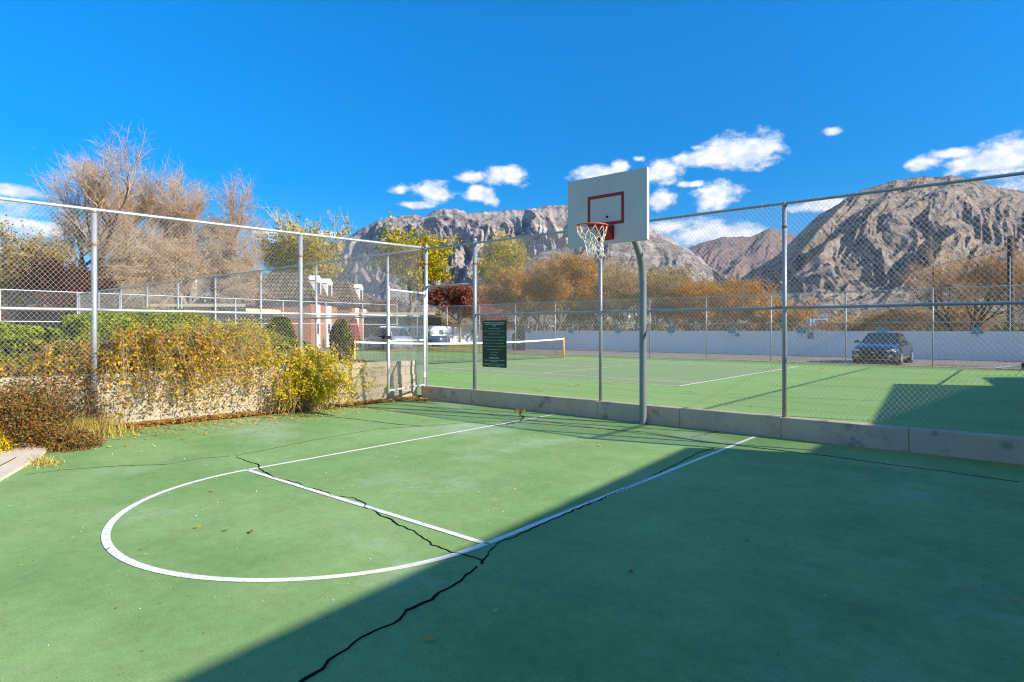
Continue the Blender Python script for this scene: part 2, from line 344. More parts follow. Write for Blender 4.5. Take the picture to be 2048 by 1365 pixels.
crack([(1040,822),(1046,834),(1038,844),(1008,850)], .05, .05, m=CRACKF, jag=.08)
for y_, x0_, x1_ in ((12.1,-14,1.2),(13.4,-10.5,-1),(17.9,-6.5,1.4),(11.0,-5.5,1.4)):
    mb = MB(); q_ = [(x0_+(x1_-x0_)*k/60, y_+.10*noise.noise(Vector((k*.21,y_,0)))) for k in range(61)]; strip(mb, q_, [.012+.012*abs(noise.noise(Vector((k*.5,y_,2)))) for k in range(61)], .0565); tag(mb.build('tennis_crack', CRACKF), kind='structure')
crack([(1380,875),(1400,872),(1425,866),(1445,862)], .012, .02, m=CRACKF, jag=.05)
# ------------------------------------------------------------------ chain link
PITCH = .076
def panel_mesh(w, h, rw=.0016, key={}):
    k = (round(w,3), round(h,3), rw)
    if k in key: return key[k]
    nw = max(1, round(w/.032)); p = w/nw; nz = int(h/(PITCH/2)); dz = h/nz
    i = np.arange(nw)[:,None]; j = np.arange(nz+1)[None,:]
    x = (i+.5)*p + np.where((i+j) % 2 == 0, -1, 1)*p/2 + 0*j
    y = np.where((i+j) % 2 == 0, 1, -1)*rw*.9
    z = j*dz + 0*i
    c = np.stack([x+0*z, y+0*x, z+0*x], -1)                    # nw, nz+1, 3
    ring = np.array([(1.4,0,0),(0,1,0),(-1.4,0,0),(0,-1,0)])*rw
    V = (c[:,:,None,:]+ring[None,None]).reshape(-1,3)
    base = (i*(nz+1)+j[:, :-1])*4
    q = [np.stack([base+a, base+(a+1)%4, base+4+(a+1)%4, base+4+a], -1).reshape(-1,4) for a in range(4)]
    o = np_obj('mesh_panel', V, np.concatenate(q), WIRE, smooth=True)
    key[k] = o.data; bpy.data.objects.remove(o); return key[k]
def fence(name, label, pts, ztop, zbase, side, terminal=(), rpost=.031, rrail=.021, mid=None, rail_mat=GALV, post_mat=GALV, mesh_from=None, openings=(), group=None, zmesh=None, bands=True, ties=True, skip=(), wire_r=.0016):
    """pts: list of (x,y) post positions along a line. side: +1 mesh on the left of the run"""
    o0 = Vector((pts[0][0], pts[0][1], 0)); root = empty(name, o0, 0, label, 'fence', group)
    P = [Vector((p[0], p[1], 0))-o0 for p in pts]
    for i, p in enumerate(P):
        if i in skip: continue
        rp = .042 if i in terminal else rpost
        mb = MB(); zt = ztop+(.07 if i in terminal else -.01); mb.tube([(p.x,p.y,zbase),(p.x,p.y,zt)], rp, 12)
        mb.tube([(p.x,p.y,zt-.04),(p.x,p.y,zt+.006),(p.x,p.y,zt+.03)], [rp+.005, rp+.005, rp*.45], 12)
        ob = mb.build('post', post_mat, root, smooth=False)
        for f in ob.data.polygons: f.use_smooth = len(f.vertices) == 4
        if bands:
            mb = MB(); z = ztop-.36-.1*((i*7) % 3); mb.tube([(p.x,p.y,z),(p.x,p.y,z+.035)], rp+.003, 12); mb.build('rust_band', RUST, ob)
    zm = mid if mid is not None else (ztop+zbase)/2+.05
    for nm, z, rr in (('top_rail', ztop, rrail), ('mid_rail', zm, rrail)):
        for i in range(len(P)-1):
            if nm == 'mid_rail' and i in openings: continue
            if nm == 'top_rail' and i > 0: continue
            a, b = (P[0], P[-1]) if nm == 'top_rail' else (P[i], P[i+1])
            mb = MB(); n = 14
            pp = [(a.x+(b.x-a.x)*k/n, a.y+(b.y-a.y)*k/n, z-(.006*math.sin(math.pi*((k*1.7) % n)/n))) for k in range(n+1)]
            if nm == 'mid_rail': t = (b-a).normalized(); pp[0] = (a.x+t.x*.03, a.y+t.y*.03, z); pp[-1] = (b.x-t.x*.03, b.y-t.y*.03, z)
            mb.tube(pp, rr, 10); mb.build(nm, rail_mat, root, smooth=True)
    for i in range(len(P)-1):
        if i in openings: continue
        a, b = P[i], P[i+1]; t = (b-a); w = t.length; t.normalize(); nrm = Vector((-t.y, t.x, 0))*side
        z0 = (zmesh if zmesh is not None else zbase+.02)
        me = panel_mesh(w, ztop+.035-z0, wire_r)
        o = bpy.data.objects.new('mesh_panel', me); COL.objects.link(o); o.parent = root
        o.location = a+nrm*(rrail+.012)+Vector((0,0,z0)); o.rotation_euler = (0,0,math.atan2(t.y,t.x))
        if ties:
            for z in (ztop, zm):
                for k in range(5):
                    u = (k+.5)/5*w; c = a+t*u+Vector((0,0,z)); ring = []
                    for q in range(10):
                        an = 2*math.pi*q/10; ring.append(nrm*(math.cos(an)*(rrail+.006)+.004)+Vector((0,0,math.sin(an)*(rrail+.005)))+t*(.012*math.sin(an)))
                    mb = MB(); mb.tube(ring, .003, 4, closed=True); mb.build('tie_wire', GALVW, root, loc=c)
    return root
ZT, ZK = 3.37, .30
FY = 9.18
rf = fence('chain_link_fence', 'tall grey chain link fence on the concrete kerb behind the basketball hoop',
      [(-10.29,FY),(-8.77,FY),(-5.70,FY),(-2.62,FY),(.45,FY),(1.7,FY)], ZT, ZK-.05, +1, terminal=(0,1,5), mid=1.87, openings=(0,), zmesh=ZK+.03)
mb = MB(); mb.tube([(.03,0,2.52),(1.49,0,2.52)], .021, 10); mb.build('gate_header', GALV, rf, smooth=True)
mb = MB()
for z in (1.1, 2.2, 3.0, .6):
    mb = MB(); mb.tube([(1.52+.045*math.cos(a), .045*math.sin(a), z) for a in np.linspace(0, 2*math.pi, 10)[:-1]], .004, 4, closed=True); mb.build('tension_band', GALVW, rf)
# (the mesh over the gate opening, above the header, is open in the photo)
fence('chain_link_fence', 'tall grey chain link fence continuing left of the gate above the hedges',
      [(-10.34,FY+.0),(-11.66,FY),(-14.75,FY),(-17.8,FY),(-20.9,FY),(-24.0,FY),(-27.05,FY),(-30.1,FY),(-33.1,FY),(-36.1,FY)], ZT, .0, +1, mid=1.87, bands=True, ties=False, skip=(0,), wire_r=.0013)
fence('chain_link_fence', 'bright chain link fence along the block wall at the left of the court',
      [(-10.33,FY-.12),(-10.6,6.26),(-10.93,2.97),(-11.26,-.3),(-11.5,-3.3)], ZT+.03, -.02, +1, terminal=(), rpost=.040, rrail=.023, mid=1.86, rail_mat=GALVW, post_mat=GALV, zmesh=.04, skip=(0,))
xb = [1.7]+[.35-3.1*k for k in range(12)]+[-36.1]
fence('chain_link_fence', 'far chain link fence behind the tennis court beside the parking lot',
      [(x,29.3) for x in xb], 3.2, .0, -1, mid=1.85, bands=False, ties=False, wire_r=.0010, rpost=.03, rrail=.02)
fence('chain_link_fence', 'far chain link fence closing the left end of the tennis court',
      [(-36.1, y) for y in (29.3,26.2,23.2,20.1,17.05,14.0,10.95,9.1,6.1,3.05,0,-3.05,-6.1)], 3.42, .0, +1, mid=1.95, bands=False, ties=False, wire_r=.0010, rpost=.035, rrail=.024, rail_mat=GALVW, post_mat=GALVW)
fence('chain_link_fence', 'chain link fence at the right end of the tennis court',
      [(1.7,FY),(1.7,12.5),(1.7,15.9),(1.7,19.3),(1.7,22.7),(1.7,26.0),(1.7,29.2)], ZT, .0, +1, mid=1.87, bands=False, ties=False, wire_r=.0010)
# kerb wall
mb = MB(); xs = [-10.36,-8.80,-5.72,-4.18,-2.64,-1.1,.42,1.95]
for i in range(len(xs)-1): mb.box(xs[i]+.006, xs[i+1]-.006, 9.095+.004*(i%2), 9.27, -.03, .295+.006*(i%2))
mb.box(-10.35, 1.9, 9.11, 9.26, -.03, .285)
tag(mb.build('kerb_wall', CONC, bevel=.008), 'low grey concrete kerb wall carrying the fence behind the hoop', 'wall')
# gate
gt = empty('gate', (-10.25, 9.12, 0), 0, 'white chain link gate standing open against the left fence', 'gate')
gd = Vector((-9.80+10.25, 7.74-9.12, 0)).normalized(); gw = 1.42; g0 = Vector((.03,-.05,0))
def gp(u, z): q = g0+gd*u; return (q.x, q.y, z)
for u, nm in ((0,'hinge_stile'),(gw,'latch_stile')):
    mb = MB(); mb.tube([gp(u,.27), gp(u,2.42)], .026, 10); mb.build(nm, WSTEEL, gt, smooth=True)
for z in (.32, 1.32, 2.36):
    mb = MB(); mb.tube([gp(0,z), gp(gw,z)], .020, 10); mb.build('gate_rail', WSTEEL, gt, smooth=True)
o = bpy.data.objects.new('mesh_panel', panel_mesh(gw-.08, 2.06)); COL.objects.link(o); o.parent = gt
o.location = Vector(gp(.04,.31))+Vector((gd.y,-gd.x,0))*-.03; o.rotation_euler = (0,0,math.atan2(gd.y,gd.x))
for z in (.55, 2.15):
    mb = MB(); mb.tube([(-.04,.03,z),gp(.0,z)], .016, 8); mb.tube([gp(0,z-.05),gp(0,z+.05)], .034, 10); mb.build('hinge', WSTEEL, gt)
mb = MB(); a = Vector(gp(gw,1.4)); mb.box(a.x-.05,a.x+.05,a.y-.13,a.y+.03,1.37,1.43); mb.tube([(a.x,a.y-.12,1.4),(a.x-.12,a.y-.16,1.42)], .01, 6); mb.build('latch', DARK, gt)
for (z0, z1) in ((.45,.50),(1.0,1.05),(1.7,1.75),(2.2,2.25)):
    mb = MB(); mb.tube([gp(gw-.05,z0),gp(gw+.02,z0)], .012, 6); mb.build('tension_clip', WSTEEL, gt)
# ------------------------------------------------------------------ sign
sg = empty('rules_sign', (-8.145, 9.10, .80), 0, 'dark green court rules sign tied to the fence', 'sign')
mb = MB(); mb.box(-.31,.31,-.008,.008,0,.93); mb.build('panel', SIGNG, sg)
mb = MB()
for b in ((-.318,-.306,-.013,.01,-.006,.936),(.306,.318,-.013,.01,-.006,.936),(-.306,.306,-.013,.01,-.006,.006),(-.306,.306,-.013,.01,.924,.936)): mb.box(*b)
mb.build('frame', SIGNF, sg)
def text(s, size, x, z, m, parent, w=None, bold=0):
    c = bpy.data.curves.new('lettering', 'FONT'); c.body = s; c.size = size; c.align_x = 'CENTER'; c.align_y = 'CENTER'; c.extrude = .0012; c.offset = bold
    o = bpy.data.objects.new('lettering', c); COL.objects.link(o); bpy.context.view_layer.update()
    wd = o.dimensions.x; me = bpy.data.meshes.new_from_object(o); bpy.data.objects.remove(o)
    o = bpy.data.objects.new('lettering', me); COL.objects.link(o); me.materials.append(m); o.parent = parent
    o.rotation_euler = (math.pi/2,0,0); o.location = (x,-.0105,z)
    if w and wd > 0: o.scale = (w/wd,1,1)
    return o
for s, sz, z, w, b in (("Westridge & Park Courts Are Private",.036,.895,.58,.0008),("Tennis Court and Basketball Court",.034,.862,.5,.0008),("RULES",.032,.828,.08,.0008),
    ("Court Hours: 7am to 10pm",.034,.778,.31,0),("Limited to use by Homeowners and Tenants only",.028,.724,.55,0),
    ("Accompanied by Homeowner Resident",.028,.668,.33,0),("1. Proper tennis shoes required on Tennis Courts at all",.027,.602,.58,0),
    ("Reservations limited to one hour.  No Hanging on nets",.027,.54,.57,0),("Furniture, coolers or chairs, bicycles are prohibited",.027,.48,.52,0),
    ("No private lessons for pay unless homeowner approved",.027,.418,.57,0),("No food or drinks allowed on court areas",.027,.352,.40,0),
    ("No Glass Bottles",.029,.296,.20,0),("No Pets Allowed",.029,.242,.20,0),("No Skateboards Allowed",.033,.186,.27,.0008),
    ("Homeowners may be required.  Must have ID tag available",.029,.134,.56,.0006),("Court Rules",.027,.106,.17,.0006),
    ("The Court Association will be not responsible for the use of the",.025,.062,.57,0),("court areas or facility.  Please be courteous while others play",.025,.040,.56,0),
    ("posted by Homeowners Association",.025,.018,.31,0)):
    text(s, sz, 0, z, SIGNW, sg, w, b)
mb = MB(); mb.box(-.135,.135,-.0105,-.0095,.166,.170); mb.build('underline', SIGNW, sg)
# ------------------------------------------------------------------ basketball hoop
hp = empty('basketball_hoop', (-4.765, 8.98, 0), 0, 'white rectangular backboard with orange rim on a bent steel pole', 'basketball hoop')
mb = MB(); pts = [(0,0,-.02),(0,0,.02),(0,0,1),(0,0,2.0),(0,0,2.35)]
for k in range(1, 9):
    a = k/8*math.radians(62); pts.append((0, -1.0*(1-math.cos(a)), 2.35+1.0*math.sin(a)*.92))
pts += [(0,-.93,3.42),(0,-1.08,3.47)]
mb.tube(pts, .058, 20); mb.build('pole', POLE, hp, smooth=True)
mb = MB(); mb.box(-.25,.25,-1.10,-1.04,3.15,3.75); mb.box(-.05,.05,-1.09,-.9,3.36,3.46)
mb.build('mounting_bracket', POLE, hp)
YB = -1.17
mb = MB(); mb.box(-.685,.685,YB,YB+.018,2.835,3.865)
for b in ((-.685,-.66,YB+.018,YB+.065,2.835,3.865),(.66,.685,YB+.018,YB+.065,2.835,3.865),(-.66,.66,YB+.018,YB+.065,2.835,2.86),(-.66,.66,YB+.018,YB+.065,3.84,3.865)): mb.box(*b)
bb = mb.build('backboard', BOARD, hp, bevel=.004)
mb = MB(); t = .047; x0, x1, z0, z1 = -.305, .325, 3.11, 3.575; x0 -= .01; x1 -= .01
for b in ((x0,x0+t,YB-.003,YB-.001,z0,z1),(x1-t,x1,YB-.003,YB-.001,z0,z1),(x0+t,x1-t,YB-.003,YB-.001,z0,z0+t),(x0+t,x1-t,YB-.003,YB-.001,z1-t,z1)): mb.box(*b)
mb.build('target_square', RED, hp)
mb = MB(); mb.tube([(.03,YB-.002,3.235),(.03,YB-.006,3.236)], .019, 12); mb.build('bolt_hole', DARK, hp)
mb = MB(); mb.box(-.12,.15,YB-.012,YB-.002,2.885,3.10)
mb.add([(-.11,YB-.012,3.08),(.14,YB-.012,3.08),(.14,YB-.012,2.895),(-.11,YB-.012,2.895),(-.09,YB-.165,3.075),(.11,YB-.165,3.075)],
       [(0,1,5,4),(1,2,5),(0,4,3),(3,4,5,2),(0,3,2,1)])
mb.build('rim_bracket', REDB, hp)
RC = Vector((.01, YB-.165-.225, 3.05)); rr = .229
mb = MB(); mb.tube([RC+Vector((rr*math.cos(a), rr*math.sin(a), 0)) for a in np.linspace(0,2*math.pi,49)[:-1]], .0095, 10, closed=True)
mb.tube([RC+Vector((.11,.2,0)),(.10,YB-.02,3.05)], .0095, 8); mb.tube([RC+Vector((-.11,.2,0)),(-.08,YB-.02,3.05)], .0095, 8)
rim = mb.build('rim', ORANGE, hp, smooth=True)
mb = MB()
for k in range(12):
    a = (k+.5)/12*2*math.pi; mb.tube([RC+Vector((math.cos(a)*rr, math.sin(a)*rr, -.005)), RC+Vector((math.cos(a)*rr, math.sin(a)*rr, -.028))], .006, 6)
mb.build('net_hook', ORANGE, rim)
rn = random.Random(3); mb = MB(); K = 12; rad = [.222,.20,.155,.135,.125,.12,.125]; zz = [-.02,-.12,-.20,-.27,-.33,-.39,-.45]
node = {}
for l in range(7):
    for k in range(K):
        a = (k+.5*(l%2)+.5)/K*2*math.pi+rn.uniform(-.07,.07)*(l>0); r_ = rad[l]*rn.uniform(.86,1.12) if l>1 else rad[l]
        node[l,k] = RC+Vector((r_*math.cos(a)+(.012*l if l>1 else 0), r_*math.sin(a), zz[l]+(rn.uniform(-.02,.02) if l>1 else 0)))
def cord(a, b, r_=.0045):
    mid = (a+b)/2+Vector((rn.uniform(-1,1),rn.uniform(-1,1),rn.uniform(-1,1)))*.007; mb.tube([a,mid,b], r_, 5)
for l in range(6):
    for k in range(K):
        if l > 2 and rn.random() < .12: continue
        a = node[l,k]; 
        b1 = node[l+1,k]; b2 = node[l+1,(k-1)%K] if l%2 == 0 else node[l+1,(k+1)%K]
        cord(a,b1); cord(a,b2)
for k in range(K):
    p = node[6,k]; 
    if rn.random() < .6: mb.tube([p, p+Vector((rn.uniform(-.03,.03),rn.uniform(-.03,.03),-.04))], .004, 5)
mb.build('net', ROPE, hp, smooth=True)
# ------------------------------------------------------------------ retaining wall and garden
wa, wb = Vector((-10.50, 9.12, 0)), Vector((-11.62, -3.6, 0)); wdir = (wb-wa).normalized(); wn = Vector((-wdir.y, wdir.x, 0))
if wn.x > 0: wn = -wn
rw = empty('retaining_wall', wa, math.atan2(wdir.y, wdir.x), 'tan concrete block retaining wall below the hedges', 'wall')
wl = (wb-wa).length; sgn = -1  # local y of the garden side
ysd = Vector((-math.sin(math.atan2(wdir.y,wdir.x)), math.cos(math.atan2(wdir.y,wdir.x)), 0)); sgn = 1 if ysd.dot(wn) > 0 else -1
mb = MB(); r2 = random.Random(8)
for c in range(4):
    x = -.3+.0 if c%2 else -.12
    while x < wl:
        ln = r2.uniform(.42,.62); j = r2.uniform(0,.009)
        y0, y1 = sorted((sgn*(j+.012*c), sgn*.3)); mb.box(max(x,0)+.0015, min(x+ln, wl)-.0015, y0, y1, -.02+c*.188+.0015, -.02+(c+1)*.188-.0015)
        x += ln
y0, y1 = sorted((sgn*.07, sgn*.29)); mb.box(.0, wl, y0, y1, -.02, .72)
mb.build('block_courses', WALLB, rw, bevel=.006)
mb = MB(); x = 0
while x < wl:
    ln = r2.uniform(.5,.75); j = r2.uniform(0,.015); y0, y1 = sorted((sgn*(.02+j), sgn*.34)); mb.box(x+.003, min(x+ln,wl)-.003, y0, y1, .735, .845+r2.uniform(0,.012)); x += ln
mb.build('cap_course', WALLB, rw, bevel=.012)
mb = MB()
gpoly = [(-10.84,9.05),(-11.95,-3.6),(-18.5,-3.6),(-18.5,9.05)]
mb.prism(gpoly, -.04, .80); tag(mb.build('garden_bed', SOIL), kind='structure')
# ------------------------------------------------------------------ foliage generators
def unit(n, R): v = R.normal(size=(n,3)); return v/np.linalg.norm(v, axis=1)[:,None]
def leaves(name, C, size, matl, parent=None, R=None, up=0.0, aspect=.55, tagkw=None):
    n = len(C); a = unit(n, R); 
    if up: a[:,2] *= (1-up); a /= np.linalg.norm(a, axis=1)[:,None]
    b = unit(n, R); b -= a*(a*b).sum(1)[:,None]; b /= np.linalg.norm(b, axis=1)[:,None]
    s = (np.asarray(size)*R.uniform(.6,1.3,n))[:,None]
    V = np.stack([C-a*s, C+b*s*aspect, C+a*s, C-b*s*aspect], 1).reshape(-1,3)
    F = np.arange(4*n).reshape(n,4)
    return np_obj(name, V, F, matl, parent)
def segs_mesh(name, S, matl, parent, k=4):
    """S: array (n,8) p0 p1 r0 r1"""
    S = np.asarray(S, dtype=float); p0, p1, r0, r1 = S[:,:3], S[:,3:6], S[:,6], S[:,7]
    t = p1-p0; t /= np.maximum(np.linalg.norm(t,axis=1),1e-6)[:,None]
    ref = np.where(np.abs(t[:,2:3])>.9, np.array([[1.,0,0]]), np.array([[0,0,1.]]))
    u = np.cross(t, ref); u /= np.linalg.norm(u,axis=1)[:,None]; w = np.cross(t,u)
    n = len(S); ang = np.arange(k)/k*2*np.pi
    off = u[:,None]*np.cos(ang)[None,:,None]+w[:,None]*np.sin(ang)[None,:,None]
    V = np.concatenate([p0[:,None]+off*r0[:,None,None], p1[:,None]+off*r1[:,None,None]],1).reshape(-1,3)
    b = (np.arange(n)*2*k)[:,None]; j = np.arange(k)[None,:]; j2 = (j+1)%k
    F = np.stack([b+j, b+j2, b+k+j2, b+k+j], -1).reshape(-1,4)
    return np_obj(name, V, F, matl, parent, smooth=True)
def grow(R, base, height, spread, r0, levels=4, kids=3, up=.35, droop=0, lean=(0,0), fork=.25, wob=.16, first=.3, narrow=1.0, rk=.9):
    """returns segments (thick, thin) and tip points; the crown is scaled to reach 'height' and 'spread'"""
    S = []; T = []
    def branch(p, d, ln, r, lv):
        n = 4 if lv < 2 else 3; q = p; pts = [p]
        for i in range(n):
            d = d+R.normal(size=3)*wob; d[2] += (up*.12 if lv > 0 else 0) - droop*.12*lv
            d /= np.linalg.norm(d); q2 = q+d*ln/n; ra = r*(1-.45*i/n); rb = r*(1-.45*(i+1)/n)
            S.append((*q, *q2, ra, rb, lv)); q = q2; pts.append(q)
        if lv >= levels: T.append(q); T.append(pts[1]); T.append(pts[-2]); return
        m = kids+(R.random() < .5)+(1 if lv == 0 else 0)
        for k in range(m):
            t0 = R.uniform(first if lv else .55, 1); idx = min(int(t0*n), n-1); s = pts[idx]+(pts[idx+1]-pts[idx])*(t0*n-idx) if t0 < 1 else pts[-1]
            a = R.uniform(0, 2*np.pi); e = np.array([np.cos(a), np.sin(a), R.uniform(-.1,.7)])
            dd = d*(.75)+e*R.uniform(.5,.95)*spread; dd /= np.linalg.norm(dd)
            branch(s, dd, ln*R.uniform(.55,.8), r*R.uniform(.42,.6), lv+1)
        branch(pts[-1], d+R.normal(size=3)*.15, ln*.72, r*.6, lv+1)
    d0 = np.array([lean[0], lean[1], 1.0]); d0 /= np.linalg.norm(d0)
    nst = max(1, int(fork))
    for s_ in range(nst):
        dd = d0.copy()
        if nst > 1: a = 2*np.pi*s_/nst+R.uniform(0,1); dd += np.array([np.cos(a), np.sin(a), 0])*.35; dd /= np.linalg.norm(dd)
        branch(np.zeros(3), dd, height*.33, r0*(1 if nst == 1 else .75), 0)
    S = np.array(S); T = np.array(T)
    h = T[:,2].max(); kz = height/h; S[:,[2,5]] *= kz; T[:,2] *= kz
    S[:,:3] += base; S[:,3:6] += base; T += base
    return S, T
def tree(label, px, d, topy, rad, cols, kind='leafy', z0=0, seed=1, nleaf=12000, lsize=.11, base_h=.2, group=None, twigm=TWIG, barkm=BARK, levels=4, kids=3, cat='tree', name='tree', droop=0, trunk_r=None, lean=(0,0), dens=1, fork=1, bare_top=0, leafm=None, flat=1, twigr=.012, asp=.55, spread=.8):
    R = np.random.default_rng(seed); b = Wp(px, d, z0); H = Zp(topy, d)-z0; root = empty(name, b, 0, label, cat, group)
    base = np.zeros(3)
    S, T = grow(R, base, H*.97, spread, trunk_r or H*.022, levels=levels, kids=kids, droop=droop, lean=lean, fork=fork)
    # squeeze crown sideways to the measured radius
    rr_ = np.percentile(np.hypot(T[:,0]-T[:,0].mean(), T[:,1]-T[:,1].mean()), 93); f = rad/max(rr_,.1)
    zf = lambda z: np.clip(z/(H*base_h+.01), 0, 1)[:,None]
    for sl, zc in ((slice(0,2),2),(slice(3,5),5)): S[:,sl] = S[:,sl]*(1+(f-1)*zf(S[:,zc]))
    T[:,:2] = T[:,:2]*(1+(f-1)*zf(T[:,2]))
    lv = S[:,8]; big = S[lv <= 2]; thin = S[lv > 2][:, :8].copy()
    thin[:,6] = np.maximum(thin[:,6], twigr); thin[:,7] = np.maximum(thin[:,7], twigr*.7)
    segs_mesh('trunk', big[:,:8], barkm, root, 7)
    parts = []
    if kind == 'bare' or levels >= 4:
        # extra fine twigs around every tip
        nx = max(1, int((4 if kind == 'bare' else 1)*dens)); P = np.repeat(T, nx, 0); dirs = unit(len(P), R)*np.array([1,1,.8])+(P-P.mean(0))/np.linalg.norm(P-P.mean(0),axis=1)[:,None]*.6; dirs /= np.linalg.norm(dirs,axis=1)[:,None]
        dirs[:,2] += .25-droop; ln = R.uniform(.3,1.1,len(P))[:,None]*H/16
        ex = np.concatenate([P, P+dirs*ln, np.full((len(P),1), twigr*.75), np.full((len(P),1), twigr*.4)], 1)
        segs_mesh('branches', np.concatenate([thin, ex]), twigm, root, 3)
    if nleaf:
        n = nleaf; idx = R.integers(0, len(T), n); sg_ = H*.035
        C = T[idx]+R.normal(size=(n,3))*np.array([1,1,.8])*sg_*R.uniform(.3,1.5,(n,1))
        if droop: C[:,2] -= np.abs(R.normal(size=n))*H*.06*droop
        C = C[C[:,2] > H*base_h*.9]
        if bare_top: C = C[(C[:,2] < H*(1-bare_top)+R.normal(size=len(C))*H*.06) | (R.random(len(C)) < .1)]
        lm = leafm or leafmat('leaves_'+name, cols)
        leaves('crown', C, lsize, lm, root, R, aspect=asp)
    return root
YELL = [(.30,.24,.015),(.66,.46,.015),(.80,.60,.02),(.42,.38,.02),(.17,.20,.02),(.35,.34,.02)]
L_YEL = leafmat('cottonwood_leaves', YELL, .4)
L_GOLD = leafmat('golden_brown_leaves', [(.24,.10,.015),(.56,.26,.02),(.70,.36,.03),(.48,.29,.03),(.36,.25,.04)])
L_OLV = leafmat('olive_leaves', [(.20,.15,.03),(.42,.31,.05),(.30,.26,.05),(.48,.34,.12),(.35,.22,.07)])
L_ORG = leafmat('orange_leaves', [(.28,.11,.02),(.56,.25,.025),(.68,.36,.035),(.55,.33,.05),(.34,.18,.04)])
L_TAN = leafmat('tan_leaves', [(.34,.22,.11),(.55,.38,.18),(.62,.44,.22),(.42,.30,.14)])
L_RED = leafmat('red_brown_leaves', [(.05,.012,.008),(.14,.035,.02),(.22,.06,.03),(.10,.02,.012)])
L_MAP = leafmat('maple_leaves', [(.12,.03,.02),(.28,.09,.05),(.36,.14,.08),(.20,.06,.04)])
L_JUN = leafmat('juniper_leaves', [(.04,.08,.008),(.14,.23,.015),(.32,.40,.02),(.50,.50,.03),(.09,.15,.01)], .25)
L_ARB = leafmat('arborvitae_leaves', [(.015,.03,.006),(.05,.08,.01),(.35,.30,.02),(.55,.42,.02),(.04,.06,.01)], .25)
L_ARD = leafmat('dark_arborvitae_leaves', [(.012,.028,.006),(.04,.07,.01),(.10,.14,.01),(.30,.30,.02),(.03,.05,.01)], .25)
L_FOR = leafmat('forsythia_leaves', [(.20,.21,.03),(.34,.26,.04),(.30,.12,.03),(.16,.15,.01),(.55,.40,.01),(.75,.52,.02),(.55,.24,.02),(.40,.14,.02),(.24,.24,.015),(.68,.42,.03),(.5,.33,.1)], .35)
L_FOR2 = leafmat('yellow_green_leaves', [(.3,.3,.01),(.72,.55,.015),(.8,.6,.02),(.5,.45,.015),(.7,.42,.02)], .35)
L_COT = leafmat('cotoneaster_leaves', [(.04,.06,.015),(.10,.12,.03),(.28,.11,.03),(.46,.16,.03),(.16,.09,.04),(.32,.22,.10),(.07,.09,.025),(.40,.28,.12)], .25)
L_LIT = leafmat('fallen_leaves', [(.35,.13,.02),(.6,.33,.06),(.7,.45,.14),(.45,.2,.04),(.62,.5,.25)], .2)
L_DRY = leafmat('dry_grass_blades', [(.45,.33,.08),(.65,.52,.2),(.5,.45,.1),(.35,.2,.07)], .3)
# bare trees left
tree('tallest bare tree with pale twigs behind the left fence', 172, 47, 268, 5.2, None, 'bare', trunk_r=.34, barkm=BARKD, seed=11, nleaf=900, lsize=.08, leafm=L_TAN, levels=4, kids=4, dens=1.3, twigr=.0095, twigm=TWIG, spread=.75, base_h=.3)
tree('bare tree with a leaning forked trunk, second from the left', 298, 48, 300, 2.2, None, 'bare', trunk_r=.26, barkm=BARKD, seed=23, nleaf=900, lsize=.10, leafm=L_TAN, levels=4, kids=3, lean=(-.05,.1), twigr=.0095, spread=.6, dens=1.3, base_h=.3)
tree('bare tree with a rounded twiggy crown above the building roof', 432, 49, 332, 2.7, None, 'bare', trunk_r=.27, barkm=BARKD, seed=31, nleaf=900, lsize=.10, leafm=L_TAN, levels=4, kids=3, twigr=.0095, spread=.65, dens=1.3, base_h=.3)
tree('wide tan tree with fine drooping twigs in front of the long roof', 395, 45, 448, 4.6, None, 'bare', seed=41, nleaf=5000, lsize=.085, leafm=L_TAN, levels=4, kids=3, droop=.5, dens=1.6, twigr=.010, twigm=TWIG, base_h=.25)
tree('tan weeping tree with hanging twigs below the tallest bare tree', 255, 44, 455, 3.4, None, 'bare', seed=43, nleaf=4500, lsize=.085, leafm=L_OLV, levels=4, kids=3, droop=.6, dens=1.8, twigr=.010, base_h=.25)
tree('tan tree with thin twigs at the right end of the bare trees', 500, 50, 470, 2.6, None, 'bare', seed=47, nleaf=5000, lsize=.085, leafm=L_TAN, levels=4, kids=3, droop=.4, dens=3, twigr=.010, base_h=.25)
tree('olive brown tree at the left edge behind the fence', 25, 42, 440, 4.2, None, 'leafy', seed=51, nleaf=13000, lsize=.10, leafm=L_OLV, droop=.3, base_h=.2, twigr=.014)
tree('dark red leaved tree low behind the left fence', 152, 40, 500, 2.4, None, 'leafy', seed=53, nleaf=9000, lsize=.09, leafm=L_RED, levels=5, base_h=.12, twigm=BARKD, barkm=BARKD)
tree('small golden brown tree behind the dark red tree', 330, 58, 480, 3.4, None, 'leafy', seed=57, nleaf=9000, lsize=.11, leafm=L_GOLD, base_h=.2)
# yellow trees
tree('yellow cottonwood with a bare pale top behind the brick building', 655, 74, 426, 4.4, None, 'leafy', seed=61, nleaf=15000, lsize=.19, leafm=L_YEL, twigm=TWIGP, bare_top=.24, base_h=.25, twigr=.013, dens=2)
tree('ragged yellow cottonwood rising above the open gate', 818, 66, 440, 3.9, None, 'leafy', seed=67, nleaf=14000, lsize=.18, leafm=L_YEL, twigm=TWIGP, bare_top=.12, base_h=.14, twigr=.012, dens=1.4)
tree('narrow yellow tree beside the second fence post right of the gate', 998, 72, 456, 2.6, None, 'leafy', seed=71, nleaf=10000, lsize=.17, leafm=L_YEL, base_h=.1, twigr=.012, spread=.5)
tree('small red brown maple on the grass by the white wall', 920, 52, 562, 2.5, None, 'leafy', z0=.25, seed=73, nleaf=9000, lsize=.11, leafm=L_MAP, base_h=.3, twigm=BARKD, trunk_r=.14, spread=.9)
